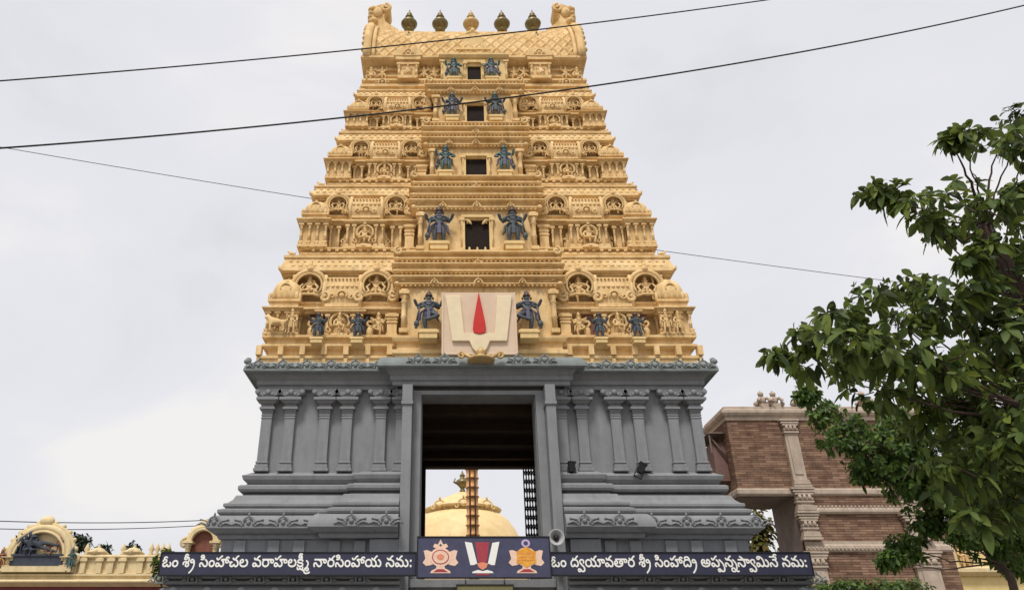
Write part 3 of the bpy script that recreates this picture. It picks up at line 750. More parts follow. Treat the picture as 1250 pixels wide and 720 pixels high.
# topmost storey
KO = kudu_mesh(.16, OCH, .06, .8)
sh = .13; cx = CX + sh; Yw = 26.7; W = 5.05; yr = Yw + .1; yb = 2 * YC - yr
mb = MB(); mb.box(cx - W + .3, cx + W - .3, yr, yb, 25.4, 27.45); ST5 = part(mb, 'storey', OCH); STOREY.append(ST5)
mb = MB(); rect = [(cx - W + .3, yb), (cx - W + .3, yr), (cx + W - .3, yr), (cx + W - .3, yb)]
mb.sweep(rect, [(0, 25.4), (.34, 25.4), (.34, 25.62), (.44, 25.66), (.44, 25.80), (.26, 25.84), (.26, 26.0), (.40, 26.05), (.40, 26.16), (0, 26.2)], True)
mb.sweep(rect, [(0, 26.55), (.1, 26.56), (.1, 26.66), (0, 26.68)], True); mb.sweep(rect, [(0, 26.9), (.12, 26.92), (.12, 27.0), (0, 27.04)], True)
mb.sweep(rect, [(0, 27.2), (.14, 27.22), (.42, 27.30), (.50, 27.36), (.50, 27.46), (.2, 27.55), (0, 27.55)], True)
for s_ in (-1, 1):
    for x in (2.1, 4.2): rel('eave_arch', KO, ST5, (cx + s_ * x, yr - .4, 25.95))
part(mb, 'moulding', OCH, ST5)
for s_ in (-1, 1):
    mb = MB(); X = cx + s_ * 3.05
    mb.box(X - .45, X + .45, yr - .42, yr + .1, 26.15, 27.2); mb.box(X - .58, X + .58, yr - .54, yr, 27.2, 27.42); mb.box(X - .52, X + .52, yr - .48, yr, 26.95, 27.06)
    mb.ext([(X - .62, 27.42), (X + .62, 27.42), (X + .5, 27.95), (X - .5, 27.95)], yr - .5, yr + .5)
    for q in (-1, 1): column(mb, X + q * .4, yr - .46, 26.15, 27.0, .06)
    mb.blob((X, yr - .45, 26.5), (.2, .12, .26), 8, 6); mb.ext([(X - .4, 26.0), (X + .4, 26.0), (X + .5, 26.16), (X - .5, 26.16)], yr - .62, yr)
    kudu(mb, X, yr - .52, 27.66, .17); mb.tube([(X - .66, yr - .52, 27.44), (X, yr - .54, 27.42), (X + .66, yr - .52, 27.44)], .05, 6)
    part(mb, 'wall_shrine', OCH, ST5)
    rel('relief_figure', REL['dance'], ST5, (X, yr - .46, 26.2), (.75, .7, .75))
    rel('relief_figure', REL['fly'], ST5, (cx + s_ * 4.25, yr - .2, 26.15), (s_ * .9, .8, .9)); rel('relief_figure', REL['seat'], ST5, (cx + s_ * 4.75, yr - .3, 25.9), (s_ * 1.0, .8, 1.0))
    for x, k in ((2.32, 'fly'), (1.85, 'dance')): rel('relief_figure', REL[k], ST5, (cx + s_ * x, yr - .22, 26.18), (s_ * .82, .75, .82))
mb = MB(); c5 = 1.42; yc = 26.3
hw, a, b = .31, 25.87, 26.81
for x0, x1 in ((cx - c5, cx - hw), (cx + hw, cx + c5)): mb.box(x0, x1, yc, yr + .05, 25.4, 27.3)
mb.box(cx - hw, cx + hw, yc, yr + .05, 25.4, a); mb.box(cx - hw, cx + hw, yc, yr + .05, b, 27.3)
mb.sweep([(cx - c5, yr), (cx - c5, yc), (cx + c5, yc), (cx + c5, yr)], [(-.1, 27.22), (.1, 27.24), (.2, 27.34), (.2, 27.42), (-.1, 27.5)])
mb.sweep([(cx - c5 - .4, yr), (cx - c5 - .4, yc), (cx + c5 + .4, yc), (cx + c5 + .4, yr)], [(-.3, 25.4), (.12, 25.4), (.12, 25.5), (.04, 25.53), (.04, 25.66), (.14, 25.7), (.14, 25.8), (-.3, 25.84)])
for s_ in (-1, 1): column(mb, cx + s_ * (c5 + .05), yc + .05, 25.84, 27.22, .07); column(mb, cx + s_ * .42, yc - .02, 25.84, 27.0, .06)
mb.box(cx - .5, cx + .5, yc - .12, yc, 26.95, 27.08)
part(mb, 'centre_bay', OCHP, ST5)
mb = MB(); mb.box(cx - hw + .002, cx + hw - .002, yc + .06, yc + .10, a, b); part(mb, 'window', VOID, ST5)  # same near-black sheet, painting the darkness of the opening

# barrel roof with its lattice of lozenges
RX, RC = 4.92, CX + .16
mb = MB(); NX, NT = 300, 150; ry = YC - 26.5
vs = []; fs = []
def lift(x): return .30 * (abs(x) / RX) ** 4
for i in range(NX + 1):
    x = -RX + 2 * RX * i / NX
    for j in range(NT + 1):
        t = math.pi * j / NT
        cy_, sz = math.cos(t), math.sin(t)
        y = YC - ry * cy_; z = 27.50 + 3.2 * sz ** 1.1 + lift(x) * sz
        s_arc = j / NT * 13
        u = x * 1.9 + s_arc; w = x * 1.9 - s_arc
        ridge = max(0, 1 - min(u % 1, 1 - u % 1) / .17, 1 - min(w % 1, 1 - w % 1) / .17)
        flower = max(0, 1 - (min(u % 1, 1 - u % 1) - .5) ** 2 * 60 - (min(w % 1, 1 - w % 1) - .5) ** 2 * 60)
        dd = .07 * ridge + .035 * flower
        if 1 < j < NT - 1: y -= dd * cy_; z += dd * sz
        vs.append((RC + x, y, z))
for i in range(NX):
    for j in range(NT):
        a_ = i * (NT + 1) + j; fs.append((a_, a_ + 1, a_ + NT + 2, a_ + NT + 1))
mb._add(vs, fs, False)
RO = part(mb, 'barrel_roof', OCH, fix=False)
for s_ in (-1, 1):     # gable ends
    mb = MB()
    prof = [(YC - ry * 1.04 * math.cos(math.pi * k / 24), 27.4 + 3.55 * math.sin(math.pi * k / 24)) for k in range(25)]
    mb.extx(prof, *sorted((RC + s_ * (RX - .12), RC + s_ * (RX + .16))))
    pts = [(RC + s_ * (RX + .1), YC - ry * 1.05 * math.cos(math.pi * k / 24), 27.45 + 3.65 * math.sin(math.pi * k / 24)) for k in range(25)]
    mb.tube(pts, .2, 8)
    for k in range(1, 24, 1): mb.blob((pts[k][0] + s_ * .16, pts[k][1], pts[k][2]), (.14, .15, .14), 6, 4)
    pts2 = [(RC + s_ * (RX - .2), p[1], p[2] - .1) for p in pts]; mb.tube(pts2, .10, 6)
    part(mb, 'gable', OCH, RO)
for s_ in (-1, 1):     # flame-maned lion heads rising over the gables
    mb = MB(); X = RC + s_ * (RX - .05)
    base = [(.32, 30.6), (.40, 31.3), (.34, 31.9), (.42, 32.3), (.30, 32.62), (.02, 32.72), (-.22, 32.85), (-.52, 32.80), (-.70, 32.55), (-.62, 32.25), (-.44, 32.18), (-.34, 31.95), (-.46, 31.6), (-.8, 31.3), (-1.1, 31.08), (-.9, 30.7), (-.4, 30.5)]
    mb.ext([(X + s_ * p, z) for p, z in base], YC - .55, YC + .35)
    mb.tube(spiral(X - s_ * .42, YC - .6, 32.50, .28, 1.3, 90, s_, 18), .10, 7)
    for k in range(7): mb.blob((X + s_ * (.34 - .02 * (k % 2)), YC - .42, 30.8 + k * .28), (.15, .28, .13), 7, 5)
    mb.blob((X - s_ * .05, YC - .6, 32.2), (.26, .16, .3), 8, 6); mb.blob((X + s_ * .15, YC - .5, 31.6), (.25, .3, .2), 8, 6)
    mb.blob((X + s_ * .2, YC - .55, 32.55), (.13, .13, .16), 7, 5)
    part(mb, 'roof_horn', OCH, RO)
mb = MB()   # ridge course and the face of lotus scrolls in the middle
mb.extx([(YC - .34, 30.5), (YC + .34, 30.5), (YC + .26, 31.12), (YC - .26, 31.12)], RC - RX + .4, RC + RX - .4); mb.tube([(RC - RX + .4, YC - .26, 31.1), (RC + RX - .4, YC - .26, 31.1)], .07, 8)
xk = CX + .13
mb.tube(arc(xk, 27.15, 29.35, .46, -30, 210, 18), .10, 7); mb.blob((xk, 27.1, 29.35), (.27, .14, .28), 10, 6); mb.tube(arc(xk, 27.08, 29.35, .30, -30, 210, 14), .05, 6)
for s_ in (-1, 1):
    mb.tube(spiral(xk + s_ * .62, 27.1, 29.1, .24, 1.2, 90, -s_, 18), .07, 6); mb.tube([(xk + s_ * .45, 27.0, 28.9), (xk + s_ * .8, 26.85, 28.6), (xk + s_ * .95, 26.7, 28.35)], [.10, .08, .04], 6)
mb.blob((xk, 27.1, 29.88), (.12, .10, .16), 8, 5)
mb.ext([(xk - .5, 28.0), (xk + .5, 28.0), (xk + .42, 28.95), (xk - .42, 28.95)], 26.62, 27.4)
mb.box(xk - .8, xk + .8, 26.45, 27.2, 28.0, 28.12)
part(mb, 'ridge_crest', OCHP, RO)
for s_ in (-1, 1):
    mb = MB(); mb.blob((xk + s_ * 3.1, 27.05, 29.45), (.13, .12, .15), 7, 5); mb.blob((xk + s_ * 3.1, 27.0, 29.63), (.05, .06, .1), 6, 4); part(mb, 'roof_boss', BRZ, RO)
kp = [(.20, 0), (.24, .05), (.20, .10), (.13, .14), (.16, .18), (.30, .28), (.385, .42), (.40, .50), (.36, .58), (.22, .68), (.13, .74), (.12, .80), (.20, .86), (.21, .90), (.14, .96), (.10, 1.0), (.14, 1.05), (.12, 1.12), (.05, 1.2), (.035, 1.3), (.0, 1.42)]
mb = MB(); mb.lathe(0, 0, 0, kp, 20); ko = mb.build('finial', BRZ); kalme = ko.data; bpy.data.objects.remove(ko)
for i, x in enumerate((-3.07, -1.47, .13, 1.73, 3.33)):
    o = rel('finial', kalme, RO, (CX + x, YC - .1, 31.36), (1.06, 1.06, 1.12))
    if i == 2: o['label'] = 'gilded middle finial behind a scrolled crest'; o.data = kalme.copy(); o.data.materials[0] = GOLDP
# ------------------------------------------------------------------ painted statues standing on the tower
def dressmesh(kind, m):
    mb = MB(); dress(mb, kind, False); o = mb.build('ornament', m); me = o.data; bpy.data.objects.remove(o); return me
def crownmesh(m):
    mb = MB(); mb.lathe(0, -.005, .89, [(.062, 0), (.080, .015), (.062, .03), (.070, .05), (.05, .075), (.052, .09), (.032, .12), (.034, .13), (.012, .155), (0, .18)], 12)
    for s_ in (-1, 1): mb.blob((s_ * .08, 0, .85), (.024, .02, .04), 6, 4)
    o = mb.build('crown', m); me = o.data; bpy.data.objects.remove(o); return me
def macemesh(m, s_):
    mb = MB(); mb.tube([(s_ * .17, -.15, .58), (s_ * .22, -.13, .22)], [.018, .022], 6); mb.blob((s_ * .225, -.13, .14), (.055, .055, .085), 8, 6); mb.blob((s_ * .235, -.13, .05), (.03, .03, .04), 6, 4)
    # the emblems in the raised hands
    o = mb.build('mace', m); me = o.data; bpy.data.objects.remove(o); return me
def emblems(m):
    mb = MB()
    mb.lathe(-.235, -.04, .93, [(0, -.05), (.05, -.03), (.06, 0), (.05, .03), (0, .05)], 10); mb.blob((.235, -.04, .94), (.04, .035, .055), 8, 6); mb.blob((.235, -.04, 1.0), (.018, .018, .03), 6, 4)
    o = mb.build('emblem', m); me = o.data; bpy.data.objects.remove(o); return me
def backplate(m):
    mb = MB(); mb.tube(arc(0, .07, .62, .30, -60, 240, 22, 1.25), .032, 7)
    for i in range(11): a = R(-40 + i * 26); mb.blob((.335 * math.cos(a), .07, .62 + .415 * math.sin(a)), (.035, .03, .045), 6, 4)
    o = mb.build('flame_arch', m); me = o.data; bpy.data.objects.remove(o); return me
def pedmesh(m):
    mb = MB(); mb.box(-.17, .17, -.15, .16, -.03, .0); mb.box(-.20, .20, -.17, .16, -.09, -.03); mb.box(-.17, .17, -.15, .16, -.22, -.09)
    o = mb.build('pedestal', m); me = o.data; bpy.data.objects.remove(o); return me
CR_R, CR_G, PED = crownmesh(mat('statue_dark_crown_paint', (.095, .06, .055), .5, .3, 8)), crownmesh(STG), pedmesh(OCHP)
OR_V, OR_S, OR_G = {k: dressmesh(k, mat('statue_dull_violet_paint', (.12, .105, .165), .55, .25, 8)) for k in FIG}, {k: dressmesh(k, STN) for k in FIG}, {k: dressmesh(k, STG) for k in FIG}
MC, EM, FL_G, FL_S = {s_: macemesh(STN, s_) for s_ in (-1, 1)}, emblems(STN), backplate(STG), backplate(STN)
BODY = {}
for nm, m in (('slate', STN), ('green', STG)):
    for k in ('guard', 'dance', 'stand', 'herald'):
        me = FIG[k].copy(); me.materials.append(m); BODY[nm, k] = me
def statue(label, px, yt, yb, Y, kind, body, crown, orn, flip=1, group='painted guardian statues on the tower', flame=None, hands=True, mace=True):
    x, z0 = at(px, yb, Y); _, z1 = at(px, yt, Y)
    h = (z1 - z0) / 1.06
    r = thing('guardian_statue', label, 'statue', (x, Y, z0), group); r.scale = (h * flip * 1.15, h * 1.1, h * .97)
    def add(n, me):
        o = bpy.data.objects.new(n, me); COL.objects.link(o); o.parent = r; return o
    add('body', BODY[body, kind]); add('crown', crown); add('garment', orn[kind]); add('pedestal', PED)
    if mace: add('mace', MC[-1])
    if flame: add('flame_arch', flame)
statue('slate dancing guardian statue with raised leg at the left edge of the pale emblem panel', 523, 353, 405, 23.66, 'dance', 'slate', CR_R, OR_V, 1, flame=None)
statue('slate dancing guardian statue with raised leg at the right edge of the pale emblem panel', 645, 353, 405, 23.66, 'dance', 'slate', CR_R, OR_V, -1)
for i, (xl, xr, yt, yb, Y, w) in enumerate([(536, 627, 250, 298, 24.45, 'lowest dark window'), (544, 616, 176, 211, 25.05, 'second dark window from below'),
                                           (552, 605, 112, 144, 25.55, 'third dark window from below'), (554, 600, 69, 97, 26.1, 'topmost dark window')]):
    for px, side, f in ((xl, 'left', 1), (xr, 'right', -1)):
        statue(f'dark {("slate", "green", "slate", "green")[i]} crowned guardian statue just {side} of the {w}', px, yt, yb, Y, ('guard', 'herald', 'guard', 'herald')[i], ('slate', 'green', 'slate', 'green')[i], CR_G if i else CR_R, OR_V if (i + (f > 0)) % 2 else OR_S, f)
for px, lab in ((387, 'outer of the two small dark statues left of the emblem panel'), (436, 'inner of the two small dark statues left of the emblem panel'),
                (733, 'inner of the two small dark statues right of the emblem panel'), (779, 'outer of the two small dark statues right of the emblem panel')):
    statue(lab, px, 379, 413, 23.98, 'guard', 'slate', CR_R, OR_S, 1 if px < 580 else -1, 'small dark niche statues', flame=None, mace=False)

# ------------------------------------------------------------------ emblem panel over the doorway
Y = 23.42
x0, z0 = at(539, 433, Y); x1, z1 = at(629, 357, Y); xm = (x0 + x1) / 2; w = (x1 - x0) / 2; h = z1 - z0
EP = thing('forked_emblem', 'pale pink panel with cream forked mark and red flame above the grey doorway', 'emblem', (xm, Y, z0))
mb = MB(); mb.box(-w, w, 0, .14, 0, h); mb.box(-w, -w + .07, -.03, .0, 0, h); mb.box(w - .07, w, -.03, 0, 0, h); mb.box(-w + .07, w - .07, -.03, 0, 0, .05)
mb.build('panel', PINK, EP, bevel=.01)
U = [(-.90, .93), (-.50, .93), (-.40, .32), (.40, .32), (.50, .93), (.90, .93), (.72, .20), (.27, .20), (.18, .08), (.06, .01), (-.06, .01), (-.18, .08), (-.27, .20), (-.72, .20)]
mb = MB(); mb.ext([(a * w, b * h) for a, b in U], -.10, .01); mb.build('forked_mark', CREAM, EP, bevel=.02)
F = [(0, .99), (.04, .86), (.10, .68), (.155, .50), (.17, .40), (.14, .32), (0, .30), (-.14, .32), (-.17, .40), (-.155, .50), (-.10, .68), (-.04, .86)]
mb = MB(); mb.ext([(a * w, b * h) for a, b in F], -.13, .012); mb.build('flame_mark', RED, EP, bevel=.02)
mb = MB()    # gilded lotus stand
mb.lathe(0, -.68, -.52, [(.40, .0), (.46, .05), (.40, .09), (.26, .13), (.14, .24), (.20, .30), (.10, .42), (.05, .5)], 22); mb.box(-.05, .05, -.66, .0, -.2, -.1)
for s_ in (-1, 1):
    mb.tube(spiral(s_ * .62, -.68, -.30, .12, 1.1, 90, -s_, 16), .045, 7); mb.tube([(s_ * .12, -.68, -.28), (s_ * .34, -.72, -.40), (s_ * .6, -.68, -.20)], [.06, .08, .04], 7)
mb.build('lotus_stand', GOLDP, EP)

